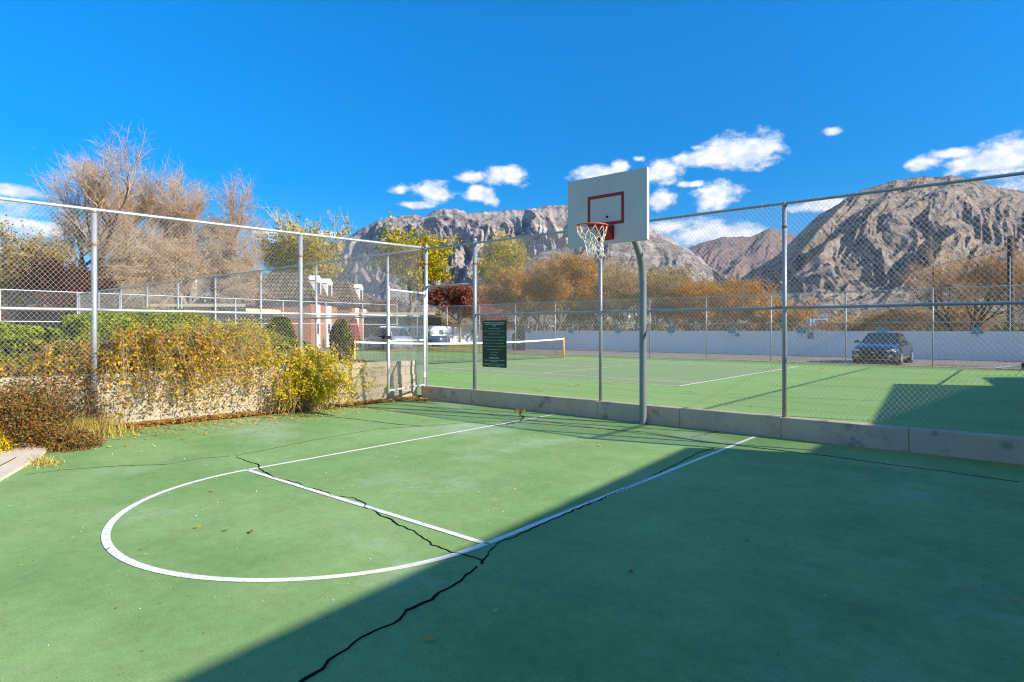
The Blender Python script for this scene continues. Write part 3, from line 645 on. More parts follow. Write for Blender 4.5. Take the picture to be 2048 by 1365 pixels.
tree('thin tree with rusty leaves beside the red brown maple', 965, 58, 575, 2.4, None, 'leafy', seed=74, nleaf=6000, lsize=.11, leafm=L_MAP, base_h=.25)
# gold row behind the white wall
tree('golden brown rounded tree left of the basketball pole', 1105, 57, 498, 4.0, None, 'leafy', seed=81, group='autumn trees behind the white wall', nleaf=20000, lsize=.12, leafm=L_GOLD, base_h=.06, fork=2, twigr=.014, z0=-.1)
tree('pale olive tree straight behind the basketball pole', 1262, 58, 505, 4.6, None, 'leafy', seed=83, group='autumn trees behind the white wall', nleaf=17000, lsize=.10, leafm=L_OLV, base_h=.06, fork=3, twigr=.014, z0=-.1, dens=1.5)
tree('orange rounded tree right of the basketball pole', 1445, 56, 550, 4.2, None, 'leafy', seed=87, group='autumn trees behind the white wall', nleaf=20000, lsize=.12, leafm=L_ORG, base_h=.05, fork=2, twigr=.010, z0=-.1)
tree('low yellow orange tree at the right end of the orange row', 1560, 54, 590, 2.9, None, 'leafy', seed=89, group='autumn trees behind the white wall', nleaf=9000, lsize=.10, leafm=L_ORG, base_h=.05, fork=2, z0=-.1)
tree('brown gold tree between the sign and the pale post', 1025, 60, 545, 3.4, None, 'leafy', seed=91, group='autumn trees behind the white wall', nleaf=13000, lsize=.11, leafm=L_GOLD, base_h=.06, fork=2, z0=-.1)
tree('golden tree in the gap between the brown tree and the pole', 1185, 62, 535, 3.4, None, 'leafy', seed=92, group='autumn trees behind the white wall', nleaf=13000, lsize=.11, leafm=L_GOLD, base_h=.06, fork=2, z0=-.1)
tree('golden tree filling the gap right of the olive tree', 1360, 60, 555, 3.4, None, 'leafy', seed=93, group='autumn trees behind the white wall', nleaf=13000, lsize=.11, leafm=L_OLV, base_h=.06, fork=2, z0=-.1)
for (lb_, px_, d_, ty_, r_, lm_, sd_) in (('tall golden brown tree in the back row left of the pale post', 1068, 70, 512, 3.8, L_GOLD, 201),('back row golden tree seen just left of the backboard post', 1150, 72, 516, 4.0, L_GOLD, 202),
    ('back row tan tree seen right above the long wall behind the hoop', 1222, 74, 520, 4.2, L_OLV, 203),('back row olive tree between the pole and the orange tree', 1325, 72, 530, 4.2, L_OLV, 204),('back row brown tree rising behind the orange tree', 1400, 72, 545, 3.8, L_GOLD, 205),('back row rusty tree right of the orange tree', 1505, 70, 566, 3.8, L_ORG, 206)):
    tree(lb_, px_, d_, ty_, r_, None, 'leafy', seed=sd_, nleaf=11000, lsize=.14, leafm=lm_, base_h=.06, fork=2, twigr=.013, z0=-.1, group='autumn trees behind the white wall')
tree('open tree with sparse orange leaves left of the utility pole', 1925, 44, 475, 3.6, None, 'leafy', seed=97, nleaf=4200, lsize=.085, leafm=L_ORG, base_h=.15, twigm=TWIG, barkm=BARKD, fork=3, twigr=.010, levels=4, kids=3, z0=-.1)
tree('open tree with sparse orange leaves at the right edge', 2090, 42, 480, 3.6, None, 'leafy', seed=101, nleaf=4200, lsize=.085, leafm=L_ORG, base_h=.15, twigm=TWIG, barkm=BARKD, fork=3, twigr=.010, levels=4, kids=3, z0=-.1)
tree('low brushy tree with rust leaves behind the parked sedan', 1790, 50, 605, 3.6, None, 'leafy', seed=103, nleaf=6500, lsize=.10, leafm=L_ORG, base_h=.05, fork=3, levels=4, kids=3, z0=-.1)
tree('low brushy rust coloured tree behind the last parking sign', 1880, 52, 595, 3.2, None, 'leafy', seed=104, nleaf=5000, lsize=.10, leafm=L_GOLD, base_h=.05, fork=3, levels=4, kids=3, z0=-.1)
tree('low scrubby tree behind the wall between the fence posts', 1680, 60, 628, 3.6, None, 'leafy', seed=107, nleaf=6000, lsize=.10, leafm=L_ORG, base_h=.05, fork=3, levels=4, kids=3, z0=-.1)
tree('dark evergreen rust tree at the right of the brick buildings', 760, 78, 590, 3.2, None, 'leafy', seed=109, nleaf=7000, lsize=.14, leafm=L_MAP, base_h=.1, fork=2)
tree('pale shrubby tree behind the lit white wall', 868, 80, 618, 3.2, None, 'leafy', seed=110, nleaf=6000, lsize=.14, leafm=L_OLV, base_h=.05, fork=3)
# ------------------------------------------------------------------ shrubs
def hedge(label, pts, topz, wid, leafm, n, size, z0=.8, seed=1, bulge=.12, group=None, name='hedge'):
    """pts: centre line; topz: crown height at each point"""
    R = np.random.default_rng(seed); o0 = Vector((pts[0][0], pts[0][1], z0)); root = empty(name, o0, 0, label, 'hedge', group)
    P = np.array([(p[0]-o0.x, p[1]-o0.y) for p in pts]); k = len(P)-1
    u = R.uniform(0, k, n); i = np.minimum(u.astype(int), k-1); f = (u-i)[:,None]; c = P[i]*(1-f)+P[i+1]*f; h = (np.array(topz)[i]*(1-f[:,0])+np.array(topz)[i+1]*f[:,0])-z0
    a = R.uniform(-.25, np.pi+.25, n); rr_ = 1-np.abs(R.normal(size=n))*.16
    ex = .45
    cxs = np.sign(np.cos(a))*np.abs(np.cos(a))**ex*wid*rr_; czs = np.sign(np.sin(a))*np.abs(np.sin(a))**ex*rr_
    t = P[-1]-P[0]; t = t/np.linalg.norm(t); nrm = np.array([-t[1], t[0]])
    lump = np.array([noise.noise(Vector((x*1.8, y*1.8, s*2))) for x, y, s in zip(c[:,0], c[:,1], a)])
    C = np.stack([c[:,0]+nrm[0]*cxs*(1+lump*.25), c[:,1]+nrm[1]*cxs*(1+lump*.25), h*.5+h*.5*czs*(1+lump*bulge*2)], 1)
    end = np.minimum(u, k-u); C[:,2] *= np.clip(.55+end*2.2, 0, 1)
    leaves('foliage', C, size, leafm, root, R, aspect=.5)
    # inner stems
    S = []
    for _ in range(60):
        uu = R.uniform(0,k); ii = min(int(uu),k-1); q = P[ii]*(1-(uu-ii))+P[ii+1]*(uu-ii); 
        e = q+R.normal(size=2)*wid*.5; S.append((q[0],q[1],0,e[0],e[1],.75*(topz[ii]-z0),.014,.005))
    segs_mesh('stems', S, BARKD, root, 4)
    return root
hedge('clipped juniper hedge at the far left, lower than its neighbour', [(-12.4,.6),(-12.6,1.9),(-12.9,3.0)], [1.85,1.68,1.48], .75, L_JUN, 26000, .032, seed=5)
hedge('tall flat topped juniper hedge behind the first fence post', [(-13.0,3.0),(-13.1,4.0),(-13.2,5.6)], [1.72,1.93,1.96], .75, L_JUN, 34000, .032, seed=6)
hedge('dark green juniper mound left of the small clipped shrubs', [(-12.3,6.0),(-12.4,6.8),(-12.6,7.3)], [1.60,1.38,1.2], .65, L_JUN, 20000, .030, seed=7)
hedge('low green juniper mound below the dark clipped shrub', [(-11.7,6.5),(-11.8,7.3)], [1.12,1.02], .45, L_JUN, 9000, .028, seed=9)
def clipped(label, px, d, z0, topy, w, leafm, seed):
    R = np.random.default_rng(seed); b = Wp(px, d, z0); H = Zp(topy, d)-z0; root = empty('clipped_shrub', b, 0, label, 'shrub')
    n = 9000; t = R.uniform(0,1,n)**.85; a = R.uniform(0,2*np.pi,n); prof = np.sin(np.pi*np.clip(t*.80+.16,0,1))**.55
    r_ = w*prof*(1-np.abs(R.normal(size=n))*.12)*(1+.10*np.sin(a*5+t*9)+R.normal(size=n)*.03)
    C = np.stack([r_*np.cos(a), r_*np.sin(a), t*H], 1)
    leaves('foliage', C, .026, leafm, root, R, aspect=.5)
    segs_mesh('stem', [(0,0,-.05,0,0,H*.8,.03,.01)], BARKD, root, 6)
clipped('yellow green egg shaped clipped shrub on the wall by the gate', 683, 14.3, .8, 640, .27, L_ARB, 3)
clipped('dark green rounded clipped shrub behind the second fence post', 560, 14.4, .8, 634, .36, L_ARD, 4)
clipped('small red leaved shrub by the second brick building', 708, 52, .2, 640, .42, leafmat('scarlet_leaves', [(.4,.01,.01),(.7,.02,.02),(.5,.02,.02)]), 5)
# arching forsythia
def arching(label, roots, nst, leafm, seed, reach, rise, drop, nl, size, dirb=(1,0), jitter=.5, zend=(.1,.7), name='forsythia_shrub'):
    R = np.random.default_rng(seed); o0 = Vector(roots[0]); root = empty(name, o0, 0, label, 'shrub'); S = []; C = []
    for s in range(nst):
        r0 = np.array(roots[R.integers(len(roots))])-np.array(o0)+R.normal(size=3)*np.array([.12,.18,0])
        d = np.array([dirb[0], dirb[1]])+R.normal(size=2)*jitter; rc = R.uniform(*reach); rz = R.uniform(*rise); ze = R.uniform(*zend)-o0.z
        P = []
        for t in np.linspace(0,1,12):
            z = r0[2]+rz*math.sin(min(t*1.6,1)*math.pi/2)*(1 if t < .55 else 1-((t-.55)/.45)**1.6) + (ze-r0[2])*max(0,(t-.45)/.55)**1.7*R.uniform(.8,1.0)*drop
            P.append((r0[0]+d[0]*rc*t, r0[1]+d[1]*rc*t, z))
        P = np.array(P); P[:,:2] += np.cumsum(R.normal(size=(12,2))*.02, 0)
        for i in range(11): S.append((*P[i], *P[i+1], .006*(1-i/14), .006*(1-(i+1)/14)))
        m = nl; tt = R.uniform(.18,1,m)*10.99; ii = tt.astype(int); C.append(P[ii]+(P[ii+1]-P[ii])*(tt-ii)[:,None]+R.normal(size=(m,3))*.045)
    segs_mesh('stems', S, TWIG, root, 3); leaves('foliage', np.concatenate(C), size, leafm, root, R, aspect=.5)
    return root
arching('large yellow and orange shrub spilling over the block wall by the first fence post', [(-11.6,3.6,.82),(-11.8,4.2,.82),(-11.7,4.7,.82),(-11.9,5.1,.82)], 200, L_FOR, 15, (.7,1.6), (.2,.86), 1, 84, .028, jitter=.40, zend=(.06,.85))
arching('rusty orange bush behind the first fence post under the juniper hedge', [(-12.0,2.9,.82),(-12.2,3.5,.82),(-12.0,4.2,.82)], 70, L_FOR, 17, (.3,.7), (.2,.58), .5, 85, .027, jitter=.6, zend=(.8,1.0))
arching('tall yellow green shrub above the wall left of the second fence post', [(-12.1,5.3,.82),(-12.0,5.8,.82),(-12.3,5.0,.82)], 120, L_FOR2, 19, (.5,1.2), (.5,.95), .9, 85, .026, jitter=.4, zend=(.45,.9))
arching('sprawling yellow shrub at the foot of the second fence post', [(-10.42,6.25,.02),(-10.45,6.6,.02),(-10.4,5.9,.02)], 90, L_FOR2, 21, (.3,1.15), (.35,1.15), 1, 85, .027, dirb=(.1,.35), jitter=.55, zend=(.05,.5))
arching('yellow shrub between the second fence post and the small clipped shrub', [(-11.2,6.7,.82),(-11.1,6.3,.82)], 30, L_FOR2, 22, (.3,.7), (.15,.45), .8, 34, .028, jitter=.6, zend=(.8,1.0))
arching('yellow orange bush on the garden bed at the far left', [(-11.9,1.6,.82),(-12.0,2.2,.82),(-11.8,2.7,.82)], 45, L_FOR, 23, (.2,.6), (.1,.32), .5, 40, .032, jitter=.6, zend=(.8,.9))
arching('few leafy strands hanging across the wall left of the first fence post', [(-11.5,3.0,.84),(-11.5,3.04,.84)], 9, L_FOR, 24, (.6,.9), (.05,.2), 1, 22, .034, jitter=.25, zend=(.2,.6))
# cotoneaster, grass
def mound(label, c, rx, ry, h, leafm, n, size, seed, name='cotoneaster_bush', z0=0, spiky=.15):
    R = np.random.default_rng(seed); root = empty(name, (c[0],c[1],z0), 0, label, 'shrub')
    v = unit(n, R); v[:,2] = np.abs(v[:,2]); rr_ = (R.uniform(.45,1,n)**.35)*(1+R.normal(size=n)*spiky)
    lump = np.array([noise.noise(Vector((x*2.2, y*2.2, z*2.2+seed))) for x, y, z in v])
    C = v*(rr_*(1+lump*.35))[:,None]*np.array([rx, ry, h]); leaves('foliage', C, size, leafm, root, R, aspect=.5)
    S = []
    for _ in range(160 if h > .3 else 60):
        q = unit(1,R)[0]; q[2] = abs(q[2]); e = q*np.array([rx,ry,h])*R.uniform(.8,1.15); S.append((0,0,0,*e,.006,.002))
    segs_mesh('stems', S, BARKD, root, 3)
mound('rusty red cotoneaster bush beside the concrete pad', (-10.50,1.85), .78, .72, .66, L_COT, 26000, .017, 3)
mound('low red cotoneaster creeping onto the green court', (-9.75,2.35), .55, .30, .17, L_COT, 9000, .016, 4)
mound('small bright yellow bush at the left edge of the pad', (-9.95,1.55), .30, .22, .34, L_FOR2, 2600, .022, 6, name='yellow_bush')
mound('red and orange sprigs climbing the wall behind the cotoneaster', (-10.75,2.3), .3, .9, .95, L_COT, 5000, .020, 7)
def blades(name, label, cx, cy, sx, sy, n, h, matl, seed, cat='grass'):
    R = np.random.default_rng(seed); x = R.normal(size=n)*sx; y = R.normal(size=n)*sy; a = R.uniform(0,2*np.pi,n); hh = h*R.uniform(.4,1.2,n); ln = R.uniform(.2,.9,n)
    d = np.stack([np.cos(a), np.sin(a)],1); w = .004
    b = np.stack([x,y,np.zeros(n)],1); t = b+np.stack([d[:,0]*ln*hh, d[:,1]*ln*hh, hh],1); m_ = (b+t)/2+np.array([0,0,1])*(hh*.12)[:,None]
    pr = np.stack([-d[:,1], d[:,0], np.zeros(n)],1)*w
    V = np.stack([b-pr, b+pr, m_+pr, m_-pr, t],1).reshape(-1,3); i = np.arange(n)[:,None]*5
    F = np.concatenate([i+np.array([[0,1,2,3]]), i+np.array([[3,2,4,4]])])
    F = F[:n]  # quads
    V2 = np.stack([m_-pr*.9, m_+pr*.9, t+pr*.15, t-pr*.15],1).reshape(-1,3)
    o = np_obj(name, np.concatenate([V,V2]), np.concatenate([F, (np.arange(n)[:,None]*4+np.arange(4)[None])+len(V)]), matl)
    o.location = (cx,cy,0); tag(o, label, cat); return o
blades('dry_grass', 'dry yellow grass clump between the rusty bush and the first fence post', -10.45, 2.75, .22, .20, 1500, .26, L_DRY, 2)
blades('dry_grass', 'flattened dry grass on the corner of the concrete pad', -8.75, 1.86, .2, .07, 420, .05, L_DRY, 3)
blades('weed_tuft', 'small dry weed growing from the court crack below the kerb', *Gp(1039,826)[:2], .05, .05, 90, .07, L_DRY, 4, 'weed')
# litter
def litter(name, C, size, seed, kind='stuff', label=None):
    R = np.random.default_rng(seed); C = np.array(C); n = len(C); a = R.uniform(0,2*np.pi,n); s = size*R.uniform(.5,1.3,n)
    d = np.stack([np.cos(a), np.sin(a), R.normal(size=n)*.18],1)*s[:,None]; e = np.stack([-np.sin(a), np.cos(a), R.normal(size=n)*.25],1)*(s*.55)[:,None]
    V = np.stack([C-d, C+e, C+d, C-e],1).reshape(-1,3); o = np_obj(name, V, np.arange(4*n).reshape(n,4), L_LIT); o['kind'] = kind; return o
R = np.random.default_rng(77); C = []
for _ in range(9000):                                  # drift along the wall foot
    t = R.uniform(0,1)**.8; y = 9.0-t*6.6; xw = -10.42-(9.1-y)*.085; C.append((xw+abs(R.normal())*.16-.10, y, .012+R.uniform(0,.05)))
for _ in range(1300):
    y = R.uniform(2.3,7.5); xw = -10.42-(9.1-y)*.085; C.append((xw+abs(R.normal())*.75, y, .016))
for _ in range(55): C.append((R.uniform(-10,1), R.uniform(1,9), .016))
for _ in range(350): C.append((-10.2+abs(R.normal())*.2, 8.95-abs(R.normal())*.12, .016+R.uniform(0,.03)))
litter('leaf_litter', C, .027, 1)
C = [(R.uniform(-17,-10.95), R.uniform(-3,9), .815+R.uniform(0,.02)) for _ in range(9000)]; litter('garden_leaf_litter', C, .03, 2)
C = []
for (px, py) in ((887,753),(1155,773),(1085,783),(1390,788),(1220,768),(1640,740),(940,742),(1475,790),(1560,772)):
    g = Gp(px,py,.05)
    for _ in range(26): C.append((g.x+R.normal()*.12, g.y+R.normal()*.12, .075+R.uniform(0,.04)))
for _ in range(500): C.append((R.uniform(-35,1.5), R.uniform(10,29), .07))
for _ in range(4000): C.append((R.uniform(-35,1.5), 29.15-abs(R.normal())*.25, .075))
for _ in range(6000): C.append((R.uniform(-36,2), 29.5+abs(R.normal())*1.8, .02))
litter('court_leaf_litter', C, .035, 3)
# ------------------------------------------------------------------ tennis net
tn = empty('tennis_net', (-20.0,14.2,.05), 0, 'low black tennis net with a white top band', 'tennis net'); e = Vector((1.2,12.3,0)); n = 40
def nz(t): return 1.05-.62*t*(1-t)*.9
pts = [(e.x*k/n, e.y*k/n, nz(k/n)) for k in range(n+1)]
mb = MB()
for k in range(n):
    a, b = pts[k], pts[k+1]; mb.add([(a[0],a[1],a[2]-.07),(b[0],b[1],b[2]-.07),b,a,(a[0]+.02,a[1],a[2]-.07),(b[0]+.02,b[1],b[2]-.07),(b[0]+.02,b[1],b[2]),(a[0]+.02,a[1],a[2])],[(0,1,2,3),(7,6,5,4),(3,2,6,7)])
mb.build('top_band', BAND, tn)
S = []; el_ = e.length; ng = 190
for k in range(ng+1):
    t = k/ng; S.append((e.x*t+.01, e.y*t, .03, e.x*t+.01, e.y*t, nz(t)-.06, .003,.003))
for q in range(14):
    for k in range(24):
        t0, t1 = k/24, (k+1)/24; f = q/14; S.append((e.x*t0+.01, e.y*t0, .03+(nz(t0)-.09)*f, e.x*t1+.01, e.y*t1, .03+(nz(t1)-.09)*f, .003,.003))
segs_mesh('netting', S, NETB, tn, 3)
mb = MB(); mb.tube([(0,0,.03),(e.x,e.y,.03)], .012, 6); mb.build('bottom_cord', NETB, tn)
for t, m_ in ((0,YEL),(1,YEL)):
    mb = MB(); mb.tube([(e.x*t,e.y*t+(-.08 if t==0 else .06),-.02),(e.x*t,e.y*t+(-.08 if t==0 else .06),1.09)], .045, 12); mb.build('net_post', m_, tn, smooth=True)
# court roller
cr = empty('court_roller', tuple(Wp(2046,22.4,.05)), .1, 'dark court roller lying by the far fence at the right edge', 'roller')
mb = MB(); mb.tube([(0,0,.15),(.9,.3,.15)], .15, 16); mb.build('drum', mat('drum_dark',(.06,.055,.06),.6), cr, smooth=False)
mb = MB(); mb.tube([(-.05,0,.15),(-.8,-.1,.06)], .03, 8); mb.build('handle', BAND, cr)
# ------------------------------------------------------------------ white walls
mb = MB(); x = -36.5; R3 = random.Random(2)
while x < 26: mb.box(x+.004, x+4.15-.004, 39.0, 39.16, -.05, 1.47+(.0)); x += 4.15
w1 = mb.build('white_wall', VINYL); tag(w1, 'long shaded white wall behind the parked sedan', 'wall')
mb = MB(); x = -36.5
while x < 26: mb.box(x-.05, x+.05, 38.985, 39.175, -.05, 1.475); x += 8.3
mb.build('wall_joint', VINYL, w1)
gl = 0
for k in range(9):
    x = -1.78-4.18*k; s = empty('parking_sign', (x,38.93,1.45), 0)
    mb = MB(); mb.box(-.26,.26,-.012,.012,-.12,.22); mb.build('plate', TEAL, s)
    mb = MB(); mb.box(-.03,.03,.012,.06,-.3,.1); mb.build('bracket', VPOST, s)
    tag(s, ['teal parking sign on the white wall nearest the right edge','teal parking sign on the white wall above the parked sedan','teal parking sign just right of the third fence post','teal parking sign in front of the orange tree','teal parking sign just right of the basketball pole','teal parking sign just left of the basketball pole','teal parking sign right of the net post on the shaded wall','teal parking sign above the yellow net post','teal parking sign next to the dark shed on the shaded wall'][k], 'sign', 'teal parking signs along the white wall')
mb = MB(); mb.box(-.17,.17,-.01,.01,-.2,.2); o = mb.build('notice_board', mat('notice_grey',(.25,.24,.26),.6)); o.location = (-9.65,38.97,1.2); tag(o, 'small grey notice fixed to the white wall beside a teal sign', 'sign')
mb = MB(); mb.box(-.13,.13,-.01,.01,-.1,.1); o = mb.build('notice_board', mat('notice_blue',(.12,.2,.32),.6)); o.location = (-14.0,38.97,1.22); tag(o, 'small blue notice fixed to the white wall behind the tennis court', 'sign')
# lit wall on the left
a, b = Wp(1003,57), Wp(600,92); a = Wp(1003,58); b = Wp(640,62)
dv = Vector((.15,-1,0)).normalized(); a = Wp(1000,60); b = a+dv*0
def lit_wall():
    p0, p1 = Wp(990,59,0), Wp(725,51,0)
    root = empty('white_wall', p0, math.atan2((p1-p0).y,(p1-p0).x), 'sunlit white panel wall behind the lawn and parked cars', 'wall'); ln = (p1-p0).length
    n = int(ln/2.4)
    for k in range(n):
        mb = MB(); mb.box(k*2.4+.05, k*2.4+2.35, -.05, .05, -.1, 1.85); mb.build('wall_panel', VINYL, root)
        mb = MB(); mb.box(k*2.4-.06, k*2.4+.05, -.08, .08, -.1, 1.9); mb.build('post', VPOST, root)
    return p0, p1, ln
p0, p1, ln = lit_wall(); dv = (p1-p0).normalized(); nv = Vector((-dv.y, dv.x, 0)); 
if nv.dot(Vector((0,0,0))-p0) < 0: nv = -nv
for k, (px) in enumerate((882,946)):
    q = Wp(px, 50)
    # where the sight line meets the wall
    A = np.array([[dv.x, -q.x],[dv.y, -q.y]]); s_ = np.linalg.solve(A, np.array([-p0.x,-p0.y])); w = p0+dv*s_[0]+nv*.08
    mb = MB(); mb.box(-.2,.2,-.012,.012,-.22,.22); o = mb.build('parking_sign', mat('sign_blue',(.06,.13,.2),.5)); o.location = (w.x,w.y,1.35); o.rotation_euler = (0,0,math.atan2(dv.y,dv.x))
    tag(o, ['dark blue square sign on the sunlit wall nearest the gate','dark blue square sign on the sunlit wall beside the maple trunk'][k], 'sign')
# lawn berm
mb = MB(); A_, B_ = Wp(1010,48,0), Wp(760,42,0)
lw = [Wp(1015,43.5), Wp(1012,62.5), Wp(700,49), Wp(760,40.5)]
mb.add([(p.x,p.y,.0) for p in lw]+[(p.x*.75+c_.x*.25, p.y*.75+c_.y*.25, .28) for p in lw for c_ in [sum(lw, Vector())/4]], [(0,1,5,4),(1,2,6,5),(2,3,7,6),(3,0,4,7),(4,5,6,7)])
tag(mb.build('lawn', GRASS), kind='structure')
# shed
sh = empty('shed', Wp(1037,46,0), 1.2, 'small dark green shed in front of the shaded wall', 'shed'); sh.rotation_euler = (0,0,math.pi/2-ANG)
mb = MB(); DG = mat('shed_green',(.02,.03,.02),.8); mb.add([(-.5,-.5,0),(.5,-.5,0),(.5,.5,0),(-.5,.5,0),(-.5,-.5,1.15),(.5,-.5,1.95),(.5,.5,1.95),(-.5,.5,1.15)],[(3,2,1,0),(4,5,6,7),(0,1,5,4),(1,2,6,5),(2,3,7,6),(3,0,4,7)])
mb.build('body', DG, sh); mb = MB(); mb.box(-.2,.15,-.515,-.503,.45,.85); mb.build('window', mat('shed_glass',(.08,.12,.18),.15), sh)
# ------------------------------------------------------------------ cars
GLASS = mat('car_glass', (.015,.03,.03), .08, spec=.8, coat=.5)
TYRE = mat('tyre', (.015,.015,.015), .9); RIMM = mat('alloy_rim', (.45,.46,.48), .35, .8); CHR = mat('chrome', (.7,.7,.72), .15, .95)
LAMP = mat('headlamp', (.65,.66,.68), .08, .3, spec=.9, coat=1); AMB = mat('amber_lens', (.7,.18,.02), .2); BLK = mat('black_trim', (.01,.01,.012), .4)
PLATE = mat('plate_white', (.7,.7,.7), .5)
def catmull(P, m):
    P = np.array(P, float); P = np.vstack([2*P[0]-P[1], P, 2*P[-1]-P[-2]]); out = []
    for i in range(1, len(P)-2):
        for t in np.linspace(0, 1, m, endpoint=False):
            out.append(.5*((2*P[i])+(-P[i-1]+P[i+1])*t+(2*P[i-1]-5*P[i]+4*P[i+1]-P[i+2])*t*t+(-P[i-1]+3*P[i]-3*P[i+1]+P[i+2])*t**3))
    out.append(P[-2]); return np.array(out)
from mathutils.bvhtree import BVHTree
def car(name, label, loc, rz, col, suv=False, pickup=False):
    """front faces local -Y"""
    P = mat(name+'_paint', col, .16, .1, spec=.5, coat=1); root = empty(name, loc, rz, label, 'car')
    hb = .95 if not suv else 1.08; ht = 1.43 if not suv else 1.75; Lh = 2.35; w = .91
    # y, width factor, top height, bottom height, crown
    st = [(-Lh,.74,.58,.34,0),(-Lh+.03,.88,.70,.24,.01),(-Lh+.15,.95,.77,.19,.02),(-Lh+.45,1,.84,.18,.03),(-1.5,1,.90,.18,.035),(-.95,1,hb,.18,.03),(0,1,hb+.01,.18,.0),(1.2,1,hb+.02,.18,0),(1.85,.98,hb+.03,.2,.01),(2.2,.93,hb-.01,.25,.01),(Lh,.80,.76,.34,0)]
    if suv: st = [(a,b,c+.13 if c < .92 else c,d,e_) for a,b,c,d,e_ in st]
    st = catmull(st, 5); rings = []
    for y, wf, zt, zb, cr in st:
        ww = w*wf; h = zt-zb
        half = [(0,zb),(ww*.80,zb),(ww*.97,zb+h*.12),(ww,zb+h*.42),(ww*.985,zb+h*.72),(ww*.90,zb+h*.93),(ww*.70,zt+cr*.6),(ww*.35,zt+cr*1.1),(0,zt+cr*1.25)]
        hc = catmull(half, 3); full = [(x,z) for x,z in hc]+[(-x,z) for x,z in hc[::-1][1:-1]]
        rings.append([(x,y,z) for x,z in full])
    k = len(rings[0]); V = [p for r_ in rings for p in r_]; n_ = len(rings)
    F = [(i*k+j, i*k+(j+1)%k, (i+1)*k+(j+1)%k, (i+1)*k+j) for i in range(n_-1) for j in range(k)]+[tuple(range(k))[::-1], tuple((n_-1)*k+j for j in range(k))]
    mb = MB(); mb.add(V, F); body = mb.build('body', P, root, smooth=True)
    bvh = BVHTree.FromPolygons([Vector(v) for v in V], F)
    def patch(nm, quad, m, off=.006, parent=None, d=(0,1,0), nu=8, nv=4):
        """quad in (x,z) front view, wrapped onto the body"""
        q = [Vector((a_,0,b_)) for a_, b_ in quad]; vs = []
        for j in range(nv+1):
            for i in range(nu+1):
                lo = q[0].lerp(q[1], i/nu); hi = q[3].lerp(q[2], i/nu); p = lo.lerp(hi, j/nv)
                if d[1]: o_ = Vector((p.x, -6*d[1], p.z)); 
                else: o_ = Vector((-6*d[0], p.x, p.z))
                h_ = bvh.ray_cast(o_, Vector(d)); c_ = h_[0] if h_[0] else o_*.38
                vs.append(tuple(c_-Vector(d)*off))
        mb = MB(); mb.add(vs, [(j*(nu+1)+i, j*(nu+1)+i+1, (j+1)*(nu+1)+i+1, (j+1)*(nu+1)+i) for j in range(nv) for i in range(nu)]); return mb.build(nm, m, parent or root, smooth=True)
    y0, y1, y2, y3 = (-1.0,-.28,.85,1.8) if not suv else (-1.0,-.45,1.5,2.1)
    if pickup: y2, y3 = .35, .6
    wb, wt = .80, .60
    if suv: wt = .68
    z0_, z1_ = hb-.03, ht
    v = [(-wb,y0,z0_),(wb,y0,z0_),(wb,y3,z0_),(-wb,y3,z0_),(-wt,y1,z1_-.04),(wt,y1,z1_-.04),(wt,y2,z1_-.04),(-wt,y2,z1_-.04),(-wt*.8,y1+.12,z1_),(wt*.8,y1+.12,z1_),(wt*.8,y2-.1,z1_),(-wt*.8,y2-.1,z1_)]
    mb = MB(); mb.add(v, [(0,1,5,4),(1,2,6,5),(2,3,7,6),(3,0,4,7),(4,5,9,8),(5,6,10,9),(6,7,11,10),(7,4,8,11),(8,9,10,11)]); mb.build('roof', P, root, bevel=.03)
    def pane(nm, a, b, c, d, out, s0=.06, s1=.06, t0=.07, t1=.07):
        a,b,c,d = map(Vector,(a,b,c,d)); lo = lambda u: a.lerp(b,u); hi = lambda u: d.lerp(c,u); g = lambda u,t: lo(u).lerp(hi(u),t)+Vector(out)*.008
        mb = MB(); mb.add([tuple(g(s0,t0)),tuple(g(1-s1,t0)),tuple(g(1-s1,1-t1)),tuple(g(s0,1-t1))],[(0,1,2,3)]); return mb.build(nm, GLASS, root)
    pane('windscreen', v[0],v[1],v[5],v[4],(0,-1,.5)); pane('rear_window', v[2],v[3],v[7],v[6],(0,1,.5))
    for sx, i0, i1, i2, i3 in ((1,1,2,6,5),(-1,0,3,7,4)):
        a,b,c,d = map(Vector,(v[i0],v[i1],v[i2],v[i3])); m1, m2 = a.lerp(b,.5), d.lerp(c,.5)
        pane('side_window', a, m1, m2, d, (sx,0,.3), .16,.03); pane('side_window', m1, b, c, m2, (sx,0,.3), .03,.16)
    dz = .10 if suv else 0
    for sx in (-1,1):
        for yy in (-1.45,1.4):
            mb = MB(); mb.tube([(sx*.60,yy,.36),(sx*(w+.004),yy,.36)], .40, 24); mb.build('wheel_arch', BLK, root)
            mb = MB(); mb.tube([(sx*.70,yy,.33),(sx*.925,yy,.33)], .32, 24); wh = mb.build('wheel', TYRE, root)
            mb = MB(); mb.tube([(sx*.90,yy,.33),(sx*.935,yy,.33)], .21, 18); mb.build('rim', RIMM, wh)
        patch('headlight', [(sx*.50,.60+dz),(sx*.80,.66+dz),(sx*.80,.74+dz),(sx*.52,.68+dz)], LAMP)
        patch('indicator', [(sx*.70,.60+dz),(sx*.80,.62+dz),(sx*.80,.65+dz),(sx*.70,.62+dz)], AMB, nu=3, nv=2)
        patch('fog_light', [(sx*.58,.36),(sx*.74,.40),(sx*.74,.45),(sx*.58,.46)], LAMP, nu=4, nv=2)
        patch('tail_light', [(sx*.45,.74),(sx*.80,.74),(sx*.80,.86),(sx*.45,.84)], RED, d=(0,-1,0))
        mb = MB(); mb.tube([(sx*.80,-.72,hb+.02),(sx*.90,-.74,hb+.05)], .03, 8); mb.box(min(sx*.88,sx*1.05),max(sx*.88,sx*1.05),-.82,-.70,hb+.0,hb+.13); mb.build('mirror', P, root, bevel=.03)
